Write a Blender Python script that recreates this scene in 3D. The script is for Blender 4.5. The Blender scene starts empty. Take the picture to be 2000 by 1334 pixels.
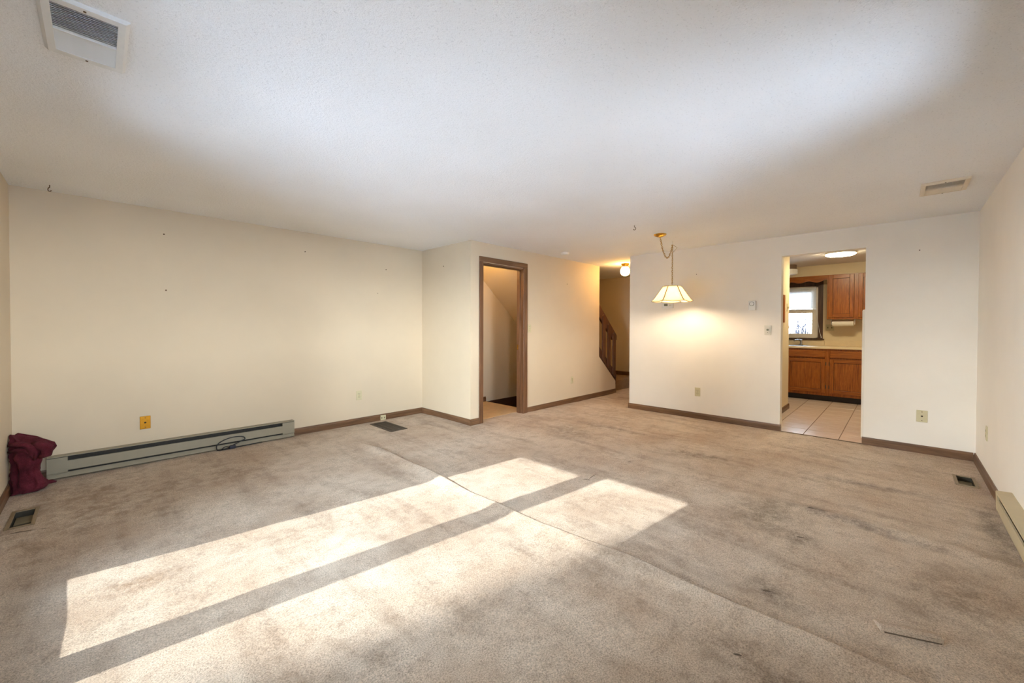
import bpy, bmesh, math, random
from mathutils import Vector, Matrix
random.seed(7)
scene = bpy.context.scene
COL = scene.collection

# ------------------------------------------------------------------ camera
def make_camera():
    yaw, pitch, roll = math.radians(44.051), math.radians(0.758), math.radians(0.150)
    fw = Vector((math.cos(yaw)*math.cos(pitch), math.sin(yaw)*math.cos(pitch), -math.sin(pitch)))
    rt = Vector((math.sin(yaw), -math.cos(yaw), 0))
    up = rt.cross(fw)
    r2 = rt*math.cos(roll)+up*math.sin(roll)
    u2 = up*math.cos(roll)-rt*math.sin(roll)
    cam = bpy.data.cameras.new('camera')
    cam.sensor_width = 36.0
    cam.lens = 782.743/2000*36
    cam.shift_y = -18.54/2000
    cam.clip_start = 0.05
    cam.clip_end = 400
    o = bpy.data.objects.new('camera', cam)
    COL.objects.link(o)
    m = Matrix((r2, u2, -fw)).transposed().to_4x4()
    m.translation = Vector((0, 0, 1.2253))
    o.matrix_world = m
    scene.camera = o
make_camera()

# ------------------------------------------------------------------ light
SUN_DIR = Vector((1.0, -0.114, -0.56)).normalized()
SKY_STRENGTH = 33.0
SUN_STRENGTH = 5.4
EXPOSURE = 0.74
world = bpy.data.worlds.new('sky'); scene.world = world
world.use_nodes = True
wn = world.node_tree.nodes; wl = world.node_tree.links
bg = wn['Background']
# clear winter sky: pale at the horizon, bluer overhead, the same all the way round
tc = wn.new('ShaderNodeTexCoord'); sep = wn.new('ShaderNodeSeparateXYZ'); sky = wn.new('ShaderNodeValToRGB')
wl.new(tc.outputs['Generated'], sep.inputs[0]); wl.new(sep.outputs['Z'], sky.inputs['Fac'])
el = sky.color_ramp.elements
el[0].position = 0.0; el[0].color = (0.95, 0.98, 1.0, 1)
el[1].position = 1.0; el[1].color = (0.11, 0.15, 0.23, 1)
for p_, c_ in ((0.10, (0.83, 0.88, 0.92, 1)), (0.28, (0.40, 0.46, 0.53, 1)), (0.55, (0.19, 0.24, 0.31, 1))):
    e = el.new(p_); e.color = c_
wl.new(sky.outputs['Color'], bg.inputs['Color'])
bg.inputs['Strength'].default_value = SKY_STRENGTH
sl = bpy.data.lights.new('sun', 'SUN')
sl.energy = SUN_STRENGTH
sl.angle = math.radians(0.53)
sl.color = (1.0, 0.99, 0.97)
so = bpy.data.objects.new('sun', sl); COL.objects.link(so)
so.rotation_euler = SUN_DIR.to_track_quat('-Z', 'Y').to_euler()
so.location = (-20, 3, 14)
VR_ = -0.5125
def portal(name, loc, aim, sx, sy):
    l = bpy.data.lights.new(name, 'AREA'); l.shape = 'RECTANGLE'; l.size = sx; l.size_y = sy
    l.cycles.is_portal = True
    o = bpy.data.objects.new(name, l); COL.objects.link(o)
    o.location = loc; o.rotation_euler = Vector(aim).to_track_quat('-Z', 'Y').to_euler()
portal('patio_portal', (-0.60, 2.17, 1.04), (1, 0, 0), 1.72, 2.0)
portal('side_portal', (2.225, VR_-0.14, 1.455), (0, 1, 0), 0.85, 1.21)
portal('near_portal', (0.285, VR_-0.14, 1.455), (0, 1, 0), 0.67, 1.21)
portal('kitchen_portal', (8.99, 1.45, 1.50), (-1, 0, 0), 0.9, 0.95)
vs = scene.view_settings
vs.view_transform = 'Standard'; vs.look = 'None'; vs.exposure = EXPOSURE; vs.gamma = 1.0; vs.use_curve_mapping = False
cy = scene.cycles
cy.max_bounces = 6; cy.diffuse_bounces = 5; cy.glossy_bounces = 4; cy.transmission_bounces = 8; cy.transparent_max_bounces = 8
cy.sample_clamp_indirect = 12.0
cy.adaptive_threshold = 0.02
cy.caustics_reflective = False; cy.caustics_refractive = False

# ------------------------------------------------------------------ dimensions
U0, VL, UR, VD, UK, VR, H = -0.462, 4.862, 3.194, 3.800, 5.590, -0.5125, 2.29
JL, JR, JH = 1.006, 0.2625, 2.062          # kitchen opening
BH = 0.078
UF = 7.83                                   # far hall wall
UW = 8.91                                   # kitchen window wall
HALLV = 2.933

# ------------------------------------------------------------------ materials
def S(*c):
    """sRGB 0-255 -> linear rgba"""
    def f(x):
        x /= 255.0
        return x/12.92 if x <= 0.04045 else ((x+0.055)/1.055)**2.4
    return (f(c[0]), f(c[1]), f(c[2]), 1.0)

class Mat:
    def __init__(self, name, color=(0.8, 0.8, 0.8, 1), rough=0.6, metal=0.0, spec=0.5):
        self.m = bpy.data.materials.new(name); self.m.use_nodes = True
        self.nt = self.m.node_tree; self.n = self.nt.nodes; self.l = self.nt.links
        self.b = self.n['Principled BSDF']
        self.b.inputs['Base Color'].default_value = color
        self.b.inputs['Roughness'].default_value = rough
        self.b.inputs['Metallic'].default_value = metal
        self.b.inputs['Specular IOR Level'].default_value = spec
        self._co = None
    def co(self):
        if not self._co:
            self._co = self.n.new('ShaderNodeTexCoord')
        return self._co.outputs['Object']
    def map(self, scale=(1, 1, 1), loc=(0, 0, 0), rot=(0, 0, 0), src=None):
        mp = self.n.new('ShaderNodeMapping')
        mp.inputs['Scale'].default_value = scale; mp.inputs['Location'].default_value = loc; mp.inputs['Rotation'].default_value = rot
        self.l.new(src or self.co(), mp.inputs['Vector'])
        return mp.outputs['Vector']
    def noise(self, scale=5, detail=4, rough=0.55, vec=None, dist=0.0):
        t = self.n.new('ShaderNodeTexNoise')
        t.inputs['Scale'].default_value = scale; t.inputs['Detail'].default_value = detail
        t.inputs['Roughness'].default_value = rough; t.inputs['Distortion'].default_value = dist
        self.l.new(vec or self.co(), t.inputs['Vector'])
        return t.outputs['Fac']
    def voronoi(self, scale=5, vec=None, rnd=1.0):
        t = self.n.new('ShaderNodeTexVoronoi')
        t.inputs['Scale'].default_value = scale; t.inputs['Randomness'].default_value = rnd
        self.l.new(vec or self.co(), t.inputs['Vector'])
        return t.outputs['Distance']
    def ramp(self, fac, stops):
        r = self.n.new('ShaderNodeValToRGB')
        e = r.color_ramp.elements
        while len(e) < len(stops): e.new(0.5)
        for i, (p, c) in enumerate(stops):
            e[i].position = p; e[i].color = c if len(c) == 4 else (*c, 1)
        self.l.new(fac, r.inputs['Fac'])
        return r.outputs['Color']
    def mix(self, a, b, fac, mode='MIX'):
        x = self.n.new('ShaderNodeMix'); x.data_type = 'RGBA'; x.blend_type = mode
        for v, i in ((fac, 0), (a, 6), (b, 7)):
            if hasattr(v, 'links'): self.l.new(v, x.inputs[i])
            else: x.inputs[i].default_value = v
        return x.outputs[2]
    def math(self, op, a, b=0.0, clamp=False):
        x = self.n.new('ShaderNodeMath'); x.operation = op; x.use_clamp = clamp
        for i, v in enumerate((a, b)):
            if hasattr(v, 'links'): self.l.new(v, x.inputs[i])
            else: x.inputs[i].default_value = v
        return x.outputs[0]
    def spot(self, cx, cy, rx, ry, rot=0.0):
        """soft elliptical stain mask around a place on the object"""
        sub = self.n.new('ShaderNodeVectorMath'); sub.operation = 'SUBTRACT'
        self.l.new(self.co(), sub.inputs[0]); sub.inputs[1].default_value = (cx, cy, 0)
        v = self.map((1/rx, 1/ry, 0.0), rot=(0, 0, 0), src=self.map((1, 1, 1), rot=(0, 0, rot), src=sub.outputs[0]))
        g = self.n.new('ShaderNodeTexGradient'); g.gradient_type = 'SPHERICAL'
        self.l.new(v, g.inputs['Vector'])
        return g.outputs['Fac']
    def base(self, c): self.l.new(c, self.b.inputs['Base Color'])
    def bump(self, h, strength=0.3, dist=0.01):
        b = self.n.new('ShaderNodeBump'); b.inputs['Strength'].default_value = strength; b.inputs['Distance'].default_value = dist
        self.l.new(h, b.inputs['Height']); self.l.new(b.outputs['Normal'], self.b.inputs['Normal'])

def plain(name, color, rough=0.5, metal=0.0, var=0.06, scale=18, spec=0.5, bump=0.0):
    M = Mat(name, color, rough, metal, spec)
    n = M.noise(scale, 3)
    d = tuple(max(0, c*(1-var)) for c in color[:3])+(1,); h = tuple(min(1, c*(1+var)) for c in color[:3])+(1,)
    M.base(M.ramp(n, [(0.3, d), (0.7, h)]))
    if bump: M.bump(M.noise(scale*12, 2), bump, 0.002)
    return M.m

def paint(name, color):
    M = Mat(name, color, 0.62, spec=0.3)
    big = M.noise(1.1, 4, 0.6)
    c2 = tuple(c*0.95 for c in color[:3])+(1,)
    M.base(M.ramp(big, [(0.35, c2), (0.62, color)]))
    M.bump(M.noise(170, 1, 0.6), 0.10, 0.002)
    return M.m

def wood(name, dark, mid, light, axis=2, scale=6.0, rough=0.38, fine=55):
    M = Mat(name, mid, rough)
    s = [scale*2.2]*3; s[axis] = scale*0.16
    v = M.map(tuple(s))
    n1 = M.noise(1.6, 5, 0.62, v, 1.4)
    s2 = [fine]*3; s2[axis] = fine*0.03
    n2 = M.noise(1.0, 3, 0.6, M.map(tuple(s2)))
    c = M.ramp(n1, [(0.28, dark), (0.48, mid), (0.72, light)])
    f = M.ramp(n2, [(0.35, (0.62, 0.62, 0.62)), (0.6, (1.06, 1.06, 1.06))])
    M.base(M.mix(c, f, 0.75, 'MULTIPLY'))
    M.bump(n2, 0.12, 0.002)
    return M.m

def emit(name, color, strength, base=(0.9, 0.85, 0.75, 1)):
    M = Mat(name, base, 0.4)
    n = M.noise(14, 2)
    lo = tuple(c*0.94 for c in color[:3])+(1,)
    M.l.new(M.ramp(n, [(0.3, lo), (0.7, color)]), M.b.inputs['Emission Color'])
    M.b.inputs['Emission Strength'].default_value = strength
    return M.m

m_wall = paint('cream_wall_paint', S(244, 237, 226))
m_wall_dimmed = paint('yellow_cream_wall_paint_dimmed', S(216, 200, 175))  # yellower cream, also darkened to stand in for weaker light on these walls
m_kpaint = paint('kitchen_wall_paint', S(230, 212, 178))
def popcorn():
    M = Mat('popcorn_ceiling', S(226, 226, 226), 0.85, spec=0.15)
    big = M.noise(0.9, 3, 0.5)
    sp = M.noise(120, 2, 0.65)
    c = M.ramp(big, [(0.3, S(236, 236, 236)), (0.7, S(243, 243, 244))])
    dots = M.ramp(sp, [(0.28, (0.70, 0.70, 0.70)), (0.40, (1, 1, 1))])
    M.base(M.mix(c, dots, 0.6, 'MULTIPLY'))
    M.bump(M.noise(95, 2, 0.7), 0.6, 0.006)
    return M.m
m_ceil = popcorn()
m_kceil = plain('kitchen_ceiling_paint', S(222, 214, 205), 0.8, var=0.02)

def carpet(name, light, dark, stains=True):
    M = Mat(name, light, 0.95, spec=0.12)
    big = M.noise(1.7, 4, 0.62)
    st = M.noise(1.0, 4, 0.6, M.map((5.0, 0.9, 1), rot=(0, 0, 0.05)))
    mid = M.noise(9.0, 5, 0.78)
    mid2 = M.noise(2.1, 2, 0.6)
    c = M.ramp(big, [(0.34, dark), (0.60, light)])
    if stains:
        c = M.mix(c, S(132, 108, 86), M.math('MULTIPLY', M.ramp(st, [(0.50, (0, 0, 0)), (0.66, (1, 1, 1))]), M.math('MULTIPLY', mid, 0.8)))
    c = M.mix(c, S(138, 114, 90), M.math('MULTIPLY', M.ramp(mid, [(0.47, (0, 0, 0)), (0.62, (1, 1, 1))]), M.math('MULTIPLY', mid2, 0.62)))
    if stains:
        at = M.n.new('ShaderNodeAttribute'); at.attribute_name = 'old_marks'      # stain colour and strength per floor vertex
        g = M.math('MULTIPLY', at.outputs['Alpha'], M.ramp(mid, [(0.36, (0.1, 0.1, 0.1)), (0.60, (1, 1, 1))]), True)
        c = M.mix(c, at.outputs['Color'], g)
    fi = M.noise(165, 4, 0.9)
    pile = M.ramp(fi, [(0.36, (0.42, 0.39, 0.37)), (0.50, (1.0, 1.0, 1.0)), (0.64, (1.42, 1.42, 1.42))])
    c = M.mix(c, pile, 0.9, 'MULTIPLY')
    M.base(c)
    M.bump(fi, 0.5, 0.010)
    M.b.inputs['Sheen Weight'].default_value = 0.15
    return M.m
STAINS_AND_STRIP = [  # x, y, radius x, radius y, rotation, strength, colour: old marks on the carpet, and a darker strip by the right-hand heater
    (3.05, 0.62, 0.40, 0.26, 0.2, 1.1, S(118, 102, 80)),
    (3.30, 0.30, 0.07, 0.30, 0.1, 1.5, S(106, 94, 86)),
    (3.25, 0.00, 0.07, 0.28, 0.15, 1.3, S(106, 94, 86)),
    (4.15, 0.20, 0.07, 0.50, -0.1, 1.2, S(112, 98, 86)),
    (4.33, 2.50, 0.10, 0.90, 0.0, 1.2, S(116, 96, 76)),
    (4.00, 1.30, 0.10, 0.40, -0.2, 1.2, S(112, 94, 74)),
    (3.85, 2.75, 0.30, 0.50, 0.3, 1.0, S(124, 104, 80)),
    (2.15, 0.40, 0.10, 0.16, 0.5, 1.1, S(104, 88, 72)),
    (1.55, 0.30, 0.35, 0.30, 0.2, 0.9, S(112, 94, 78)),
    (2.80, 0.40, 0.16, 0.10, 0.3, 1.0, S(108, 92, 76)),
    (2.75, -0.20, 0.40, 0.22, 0.2, 0.9, S(120, 98, 78)),
    (-0.05, 4.00, 0.60, 0.90, 0.0, 0.9, S(128, 98, 66)),
    (0.70, 3.95, 0.60, 0.45, 0.3, 0.6, S(132, 106, 80)),
    (3.75, -0.43, 0.60, 0.08, 0.0, 1.2, S(104, 92, 80)),  # darker strip along the foot of the right-hand heater
    (0.10, 2.60, 0.22, 0.10, 0.2, 1.3, S(140, 110, 80)),
    (0.75, 2.55, 0.40, 0.18, 0.3, 0.8, S(150, 124, 98)),
    (2.45, 1.55, 0.35, 0.22, 0.2, 0.7, S(150, 124, 98)),
]
m_carpet = carpet('tan_carpet', S(207, 189, 168), S(186, 162, 138))
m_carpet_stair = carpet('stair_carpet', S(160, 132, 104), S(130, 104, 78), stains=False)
m_carpet_plain = carpet('unworn_tan_carpet', S(208, 189, 168), S(190, 168, 146), stains=False)
m_closet_floor = plain('beige_closet_floor', S(206, 176, 136), 0.85, var=0.08, scale=9)
m_trim = wood('dark_stained_trim', S(88, 60, 40), S(116, 84, 58), S(134, 100, 72), 0, 5)
m_trim_y = wood('dark_stained_trim_along_y', S(88, 60, 40), S(116, 84, 58), S(134, 100, 72), 1, 5)
m_trim_z = wood('dark_stained_trim_upright', S(84, 54, 34), S(114, 78, 52), S(132, 94, 66), 2, 5)
m_rail = wood('dark_stair_rail_wood', S(70, 44, 30), S(96, 62, 44), S(116, 78, 56), 2, 5)
m_oak_z = wood('oak_upright_grain', S(124, 62, 14), S(160, 88, 24), S(184, 112, 40), 2, 15, 0.32, 90)
m_oak_y = wood('oak_level_grain', S(124, 62, 14), S(160, 88, 24), S(184, 112, 40), 1, 15, 0.32, 90)
m_oak_groove = plain('oak_groove_shadow', S(70, 36, 14), 0.45, var=0.15)  # dark backing tone, paints the recess shadow round the door panels
m_toe = plain('dark_toe_kick', S(48, 44, 46), 0.6, var=0.12)
m_counter = plain('cream_laminate', S(232, 212, 176), 0.35, var=0.03)
m_steel = plain('brushed_steel', S(190, 190, 192), 0.28, 1.0, var=0.05)
m_brass = plain('polished_brass', S(212, 168, 74), 0.22, 1.0, var=0.05)
m_rib = plain('aged_brass_rib', S(150, 110, 44), 0.4, 0.6, var=0.08)
m_brass_plate = plain('brass_plate', S(196, 140, 44), 0.32, 0.9, var=0.08, scale=60)
m_ivory = plain('ivory_plastic', S(206, 196, 160), 0.4, var=0.03)
m_white = plain('white_plastic', S(236, 234, 228), 0.4, var=0.02)
m_slot = plain('dark_slot', S(36, 30, 24), 0.7, var=0.1)
m_cut = plain('dark_carpet_backing', S(100, 84, 68), 0.9, var=0.2)
m_screen = plain('grey_display', S(120, 122, 104), 0.3, var=0.05)
m_heater = plain('putty_enamel', S(148, 140, 121), 0.42, var=0.03)
m_heater_r = plain('beige_enamel', S(192, 176, 142), 0.42, var=0.03)
m_fin = plain('heater_fins_and_slot_shade', S(46, 42, 36), 0.5, 0.3, var=0.2, scale=90)
m_vent = plain('white_vent_enamel', S(226, 226, 224), 0.45, var=0.03)
m_vent_r = plain('almond_vent_enamel', S(226, 212, 190), 0.5, var=0.03)
m_duct = plain('dark_duct', S(60, 54, 42), 0.7, var=0.15)
m_reg = plain('taupe_register', S(140, 120, 92), 0.5, var=0.06)
m_reg_dark = plain('brown_register', S(78, 66, 54), 0.5, 0.2, var=0.1)
m_damper = plain('grey_damper', S(132, 122, 98), 0.55, 0.2, var=0.1)
m_towel = None
def towel_mat():
    M = Mat('maroon_terry', S(104, 44, 54), 0.95, spec=0.1)
    f = M.noise(140, 4, 0.7); b = M.noise(9, 4)
    c = M.ramp(b, [(0.3, S(74, 24, 34)), (0.7, S(112, 46, 58))])
    M.base(M.mix(c, M.ramp(f, [(0.3, (0.6, 0.6, 0.6)), (0.65, (1.15, 1.15, 1.15))]), 0.8, 'MULTIPLY'))
    M.bump(f, 0.8, 0.006)
    M.b.inputs['Sheen Weight'].default_value = 0.03
    return M.m
m_towel = towel_mat()
m_black = plain('black_rubber', S(26, 26, 30), 0.45, var=0.1)
m_rust = plain('rusty_steel', S(104, 82, 60), 0.5, 0.6, var=0.2, scale=200)
m_tile = None
def tile_mat():
    M = Mat('ceramic_tile', S(216, 194, 178), 0.22, spec=0.5)
    st = M.noise(3.0, 4, 0.6, M.map((14, 2.2, 1)))
    M.base(M.ramp(st, [(0.3, S(206, 184, 168)), (0.7, S(226, 208, 194))]))
    M.bump(M.noise(26, 2), 0.04, 0.004)
    return M.m
m_tile = tile_mat()
m_grout = plain('brown_grout', S(128, 104, 86), 0.9, var=0.1, scale=60)
m_vinyl = plain('white_window_vinyl', S(226, 216, 204), 0.4, var=0.02)
m_casing_dark = wood('dark_window_casing', S(60, 40, 32), S(84, 58, 46), S(100, 72, 58), 2, 5)
def blind_mat():
    M = Mat('white_blind_slat', S(236, 236, 236), 0.4)
    M.base(M.ramp(M.noise(20, 2), [(0.3, S(230, 231, 233)), (0.7, S(240, 240, 240))]))
    tl = M.n.new('ShaderNodeBsdfTranslucent'); tl.inputs['Color'].default_value = (0.9, 0.92, 0.95, 1)
    mx = M.n.new('ShaderNodeMixShader'); mx.inputs[0].default_value = 0.03
    M.l.new(M.b.outputs[0], mx.inputs[1]); M.l.new(tl.outputs[0], mx.inputs[2]); M.l.new(mx.outputs[0], M.n['Material Output'].inputs['Surface'])
    return M.m
m_blind = blind_mat()
m_paper = plain('paper_towel', S(236, 228, 216), 0.9, var=0.03)
m_fridge = plain('white_appliance', S(232, 226, 214), 0.3, var=0.02)
m_pit = plain('dark_basement_panel', S(72, 44, 28), 0.6, var=0.2, scale=8)
m_pit_step = plain('dark_basement_step', S(66, 42, 30), 0.8, var=0.2, scale=8)
m_grey_edge = plain('worn_grey_nosing', S(150, 132, 112), 0.7, var=0.15, scale=30)
m_alu = plain('bronze_aluminium', S(214, 210, 202), 0.4, var=0.03)
m_snow = plain('snowy_ground', S(240, 241, 244), 0.9, var=0.06, scale=0.8)
m_twig = plain('dark_winter_twig', S(26, 28, 40), 0.9, var=0.25, scale=22)
m_bark = plain('grey_bark', S(104, 92, 82), 0.9, var=0.25, scale=22)
m_needle = plain('spruce_needles', S(52, 74, 50), 0.8, var=0.3, scale=9)
def glass_mat():
    M = Mat('window_glass')
    M.n.remove(M.b)
    tr = M.n.new('ShaderNodeBsdfTransparent'); gl = M.n.new('ShaderNodeBsdfGlossy'); gl.inputs['Roughness'].default_value = 0.02
    mx = M.n.new('ShaderNodeMixShader'); fr = M.n.new('ShaderNodeFresnel'); fr.inputs['IOR'].default_value = 1.45
    nz = M.noise(2.0, 2)
    M.l.new(M.ramp(nz, [(0.2, (0.96, 0.98, 0.975)), (0.8, (0.975, 0.99, 0.985))]), tr.inputs['Color'])
    M.l.new(fr.outputs[0], mx.inputs[0]); M.l.new(tr.outputs[0], mx.inputs[1]); M.l.new(gl.outputs[0], mx.inputs[2])
    M.l.new(mx.outputs[0], M.n['Material Output'].inputs['Surface'])
    return M.m
m_glass = glass_mat()
m_bulb = emit('lit_warm_bulb', (1.0, 0.80, 0.57, 1), 420)
m_globe = emit('lit_globe_glass', (1.0, 0.58, 0.19, 1), 38)
m_klight = emit('lit_kitchen_diffuser', (1.0, 0.86, 0.56, 1), 50)
m_cbulb = emit('lit_closet_bulb', (1.0, 0.62, 0.22, 1), 240)
def shade_mat():
    M = Mat('lit_cream_shade_glass', S(250, 236, 200), 0.35)
    n = M.noise(16, 3, 0.6)
    M.base(M.ramp(n, [(0.3, S(246, 226, 180)), (0.7, S(252, 244, 220))]))
    M.l.new(M.ramp(n, [(0.3, (1.0, 0.78, 0.42)), (0.7, (1.0, 0.86, 0.58))]), M.b.inputs['Emission Color'])
    M.b.inputs['Emission Strength'].default_value = 0.35
    tl = M.n.new('ShaderNodeBsdfTranslucent'); tl.inputs['Color'].default_value = (0.95, 0.85, 0.62, 1)
    mx = M.n.new('ShaderNodeMixShader'); mx.inputs[0].default_value = 0.75
    M.l.new(M.b.outputs[0], mx.inputs[1]); M.l.new(tl.outputs[0], mx.inputs[2])
    M.l.new(mx.outputs[0], M.n['Material Output'].inputs['Surface'])
    return M.m
m_shade = shade_mat()

# ------------------------------------------------------------------ mesh helpers
def wloc(o):
    p = Vector((0, 0, 0))
    while o is not None:
        p += o.location; o = o.parent
    return p

class MB:
    def __init__(self): self.bm = bmesh.new()
    def box(self, x0, x1, y0, y1, z0, z1, bevel=0.0, seg=1):
        x0, x1 = sorted((x0, x1)); y0, y1 = sorted((y0, y1)); z0, z1 = sorted((z0, z1))
        v = [self.bm.verts.new(p) for p in ((x0,y0,z0),(x1,y0,z0),(x1,y1,z0),(x0,y1,z0),(x0,y0,z1),(x1,y0,z1),(x1,y1,z1),(x0,y1,z1))]
        fs = [self.bm.faces.new([v[i] for i in q]) for q in ((3,2,1,0),(4,5,6,7),(0,1,5,4),(1,2,6,5),(2,3,7,6),(3,0,4,7))]
        if bevel:
            ed = list({e for f in fs for e in f.edges})
            bmesh.ops.bevel(self.bm, geom=ed, offset=bevel, segments=seg, affect='EDGES', profile=0.5)
        return self
    def prism(self, pts, axis, a0, a1):
        """polygon pts (2-tuples in the two other axes, in order) extruded along axis"""
        def P(p, a):
            if axis == 0: return (a, p[0], p[1])
            if axis == 1: return (p[0], a, p[1])
            return (p[0], p[1], a)
        A = [self.bm.verts.new(P(p, a0)) for p in pts]; B = [self.bm.verts.new(P(p, a1)) for p in pts]
        self.bm.faces.new(A[::-1]); self.bm.faces.new(B)
        n = len(pts)
        for i in range(n): self.bm.faces.new((A[i], A[(i+1) % n], B[(i+1) % n], B[i]))
        return self
    def lathe(self, prof, c, seg=24, axis=2, cap=True):
        rings = []
        for r, h in prof:
            ring = []
            for i in range(seg):
                a = 2*math.pi*i/seg
                d = (r*math.cos(a), r*math.sin(a))
                p = {2: (d[0], d[1], h), 0: (h, d[0], d[1]), 1: (d[0], h, d[1])}[axis]
                ring.append(self.bm.verts.new((c[0]+p[0], c[1]+p[1], c[2]+p[2])))
            rings.append(ring)
        for a, b in zip(rings, rings[1:]):
            for i in range(seg): self.bm.faces.new((a[i], a[(i+1) % seg], b[(i+1) % seg], b[i]))
        if cap:
            self.bm.faces.new(rings[0][::-1]); self.bm.faces.new(rings[-1])
        return self
    def tube(self, pts, r, seg=8, closed=False):
        pts = [Vector(p) for p in pts]; n = len(pts)
        rr = r if isinstance(r, (list, tuple)) else [r]*n
        rings = []; ref = None
        for i, p in enumerate(pts):
            a = pts[i-1] if (i or closed) else p
            b = pts[(i+1) % n] if (i < n-1 or closed) else p
            t = (b-a).normalized()
            if ref is None: ref = t.orthogonal().normalized()
            ref = (ref - t*ref.dot(t))
            ref = ref.normalized() if ref.length > 1e-6 else t.orthogonal().normalized()
            s = t.cross(ref)
            rings.append([self.bm.verts.new(p + ref*math.cos(2*math.pi*k/seg)*rr[i] + s*math.sin(2*math.pi*k/seg)*rr[i]) for k in range(seg)])
        m = n if closed else n-1
        for i in range(m):
            a, b = rings[i], rings[(i+1) % n]
            for k in range(seg): self.bm.faces.new((a[k], a[(k+1) % seg], b[(k+1) % seg], b[k]))
        if not closed:
            self.bm.faces.new(rings[0][::-1]); self.bm.faces.new(rings[-1])
        return self
    def build(self, name, mat, parent=None, smooth=False, origin='base', recalc=True):
        bm = self.bm
        if recalc: bmesh.ops.recalc_face_normals(bm, faces=bm.faces)
        if parent is not None: off = wloc(parent)
        elif origin == 'base':
            xs = [v.co.x for v in bm.verts]; ys = [v.co.y for v in bm.verts]; zs = [v.co.z for v in bm.verts]
            off = Vector(((min(xs)+max(xs))/2, (min(ys)+max(ys))/2, min(zs)))
        else: off = Vector((0, 0, 0))
        bmesh.ops.translate(bm, verts=bm.verts, vec=-off)
        me = bpy.data.meshes.new(name); bm.to_mesh(me); bm.free()
        if smooth:
            for p in me.polygons: p.use_smooth = True
            if smooth == 'auto':
                try: me.set_sharp_from_angle(angle=math.radians(35))
                except Exception: pass
        me.materials.append(mat)
        o = bpy.data.objects.new(name, me); COL.objects.link(o)
        if parent is not None: o.parent = parent
        else: o.location = off
        return o
def B(*a, **k): return MB().box(*a, **k)
def tag(o, label, cat, group=None, kind=None):
    o['label'] = label
    o['category'] = cat
    if group: o['group'] = group
    if kind: o['kind'] = kind
    return o
def thing(name, loc, label, cat, group=None):
    o = bpy.data.objects.new(name, None); COL.objects.link(o)
    o.location = loc; o.empty_display_size = 0.1
    return tag(o, label, cat, group)
def struct(o, label=None):
    o['kind'] = 'structure'
    if label: o['label'] = label
    return o
def share(src, parent, loc):
    c = src.copy(); COL.objects.link(c); c.parent = parent; c.location = loc
    return c

# ------------------------------------------------------------------ floor (carpet)
REG_A = (-0.385, -0.293, 3.83, 4.14)
REG_B = (2.365, 2.555, 4.235, 4.725)
REG_C = (4.670, 4.935, -0.437, -0.342)
def hsh(i, j):
    x = math.sin(i*127.1+j*311.7)*43758.5453
    return x-math.floor(x)
def vnoise(x, y):
    i, j = math.floor(x), math.floor(y); fx, fy = x-i, y-j
    fx = fx*fx*(3-2*fx); fy = fy*fy*(3-2*fy)
    a = hsh(i, j)*(1-fx)+hsh(i+1, j)*fx; b = hsh(i, j+1)*(1-fx)+hsh(i+1, j+1)*fx
    return a*(1-fy)+b*fy
def seam_u(v): return 1.915+0.022*math.sin(v*2.1+0.6)+0.008*math.sin(v*7.3)
def height(u, v):
    h = 0.010*(vnoise(u*1.6, v*1.6)-0.5)+0.006*(vnoise(u*4+9, v*4)-0.5)
    if v < 4.2:
        s = u-seam_u(v); k = max(0, min(1, (4.2-v)/0.5))*(0.65+0.7*vnoise(v*2.3, 3.1))
        if s <= 0: h += k*0.026*math.exp(-(s/0.085)**2)
        else: h += k*(0.026*math.exp(-(s/0.010)**2)-0.006*math.exp(-(s/0.05)**2))
    c2 = 4.30+0.05*math.sin(v*1.3)                                   # old crease across the dining end
    if v > -0.4: h += 0.008*math.exp(-((u-c2)/0.035)**2)*(0.3+0.9*vnoise(v*1.7, 8.0))
    c3 = 3.27+0.06*math.sin(v*3.0+1)
    if v < 1.2: h += 0.012*math.exp(-((u-c3)/0.05)**2)*max(0, min(1, (1.2-v)/0.4))
    # short wrinkles by the corner register
    for (v0, ua, ub, am) in ((3.70, -0.46, -0.2, 0.010), (3.24, -0.46, -0.08, 0.007)):
        if ua <= u <= ub: h += am*math.exp(-((v-v0+0.12*(u-ua))/0.03)**2)
    for (u0, u1, v0, v1) in (REG_A, REG_B, REG_C):
        d = max(u0-u, u-u1, v0-v, v-v1)
        if d < 0.12: h *= max(0, d/0.12)
    d = min(u-U0, VL-v, v-VR, max(UK-u, v-HALLV))
    if d < 0.08: h *= max(0, d/0.08)
    return h
def frange(a, b, step):
    n = max(1, round((b-a)/step)); return [a+(b-a)*i/n for i in range(n)]
def lines(a, b, step, keys, fine=()):
    pts = sorted({a, b, *[k for k in keys if a < k < b], *[x for f in fine for x in (f[0], f[1]) if a < x < b]})
    out = []
    for p, q in zip(pts, pts[1:]):
        st = step
        for f in fine:
            if p >= f[0]-1e-6 and q <= f[1]+1e-6: st = f[2]
        out += frange(p, q, st)
    return out+[b]
fl = MB()
def grid(u0, u1, v0, v1, fine_u=(), fine_v=()):
    ku = [x for r in (REG_A, REG_B, REG_C) for x in r[:2]]; kv = [x for r in (REG_A, REG_B, REG_C) for x in r[2:]]
    us = lines(u0, u1, 0.035, ku, fine_u); vsn = lines(v0, v1, 0.04, kv, fine_v)
    V = [[fl.bm.verts.new((u, v, height(u, v))) for v in vsn] for u in us]
    for i in range(len(us)-1):
        for j in range(len(vsn)-1):
            cu, cv = (us[i]+us[i+1])/2, (vsn[j]+vsn[j+1])/2
            if any(r[0] < cu < r[1] and r[2] < cv < r[3] for r in (REG_A, REG_B, REG_C)): continue
            fl.bm.faces.new((V[i][j], V[i+1][j], V[i+1][j+1], V[i][j+1]))
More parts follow.
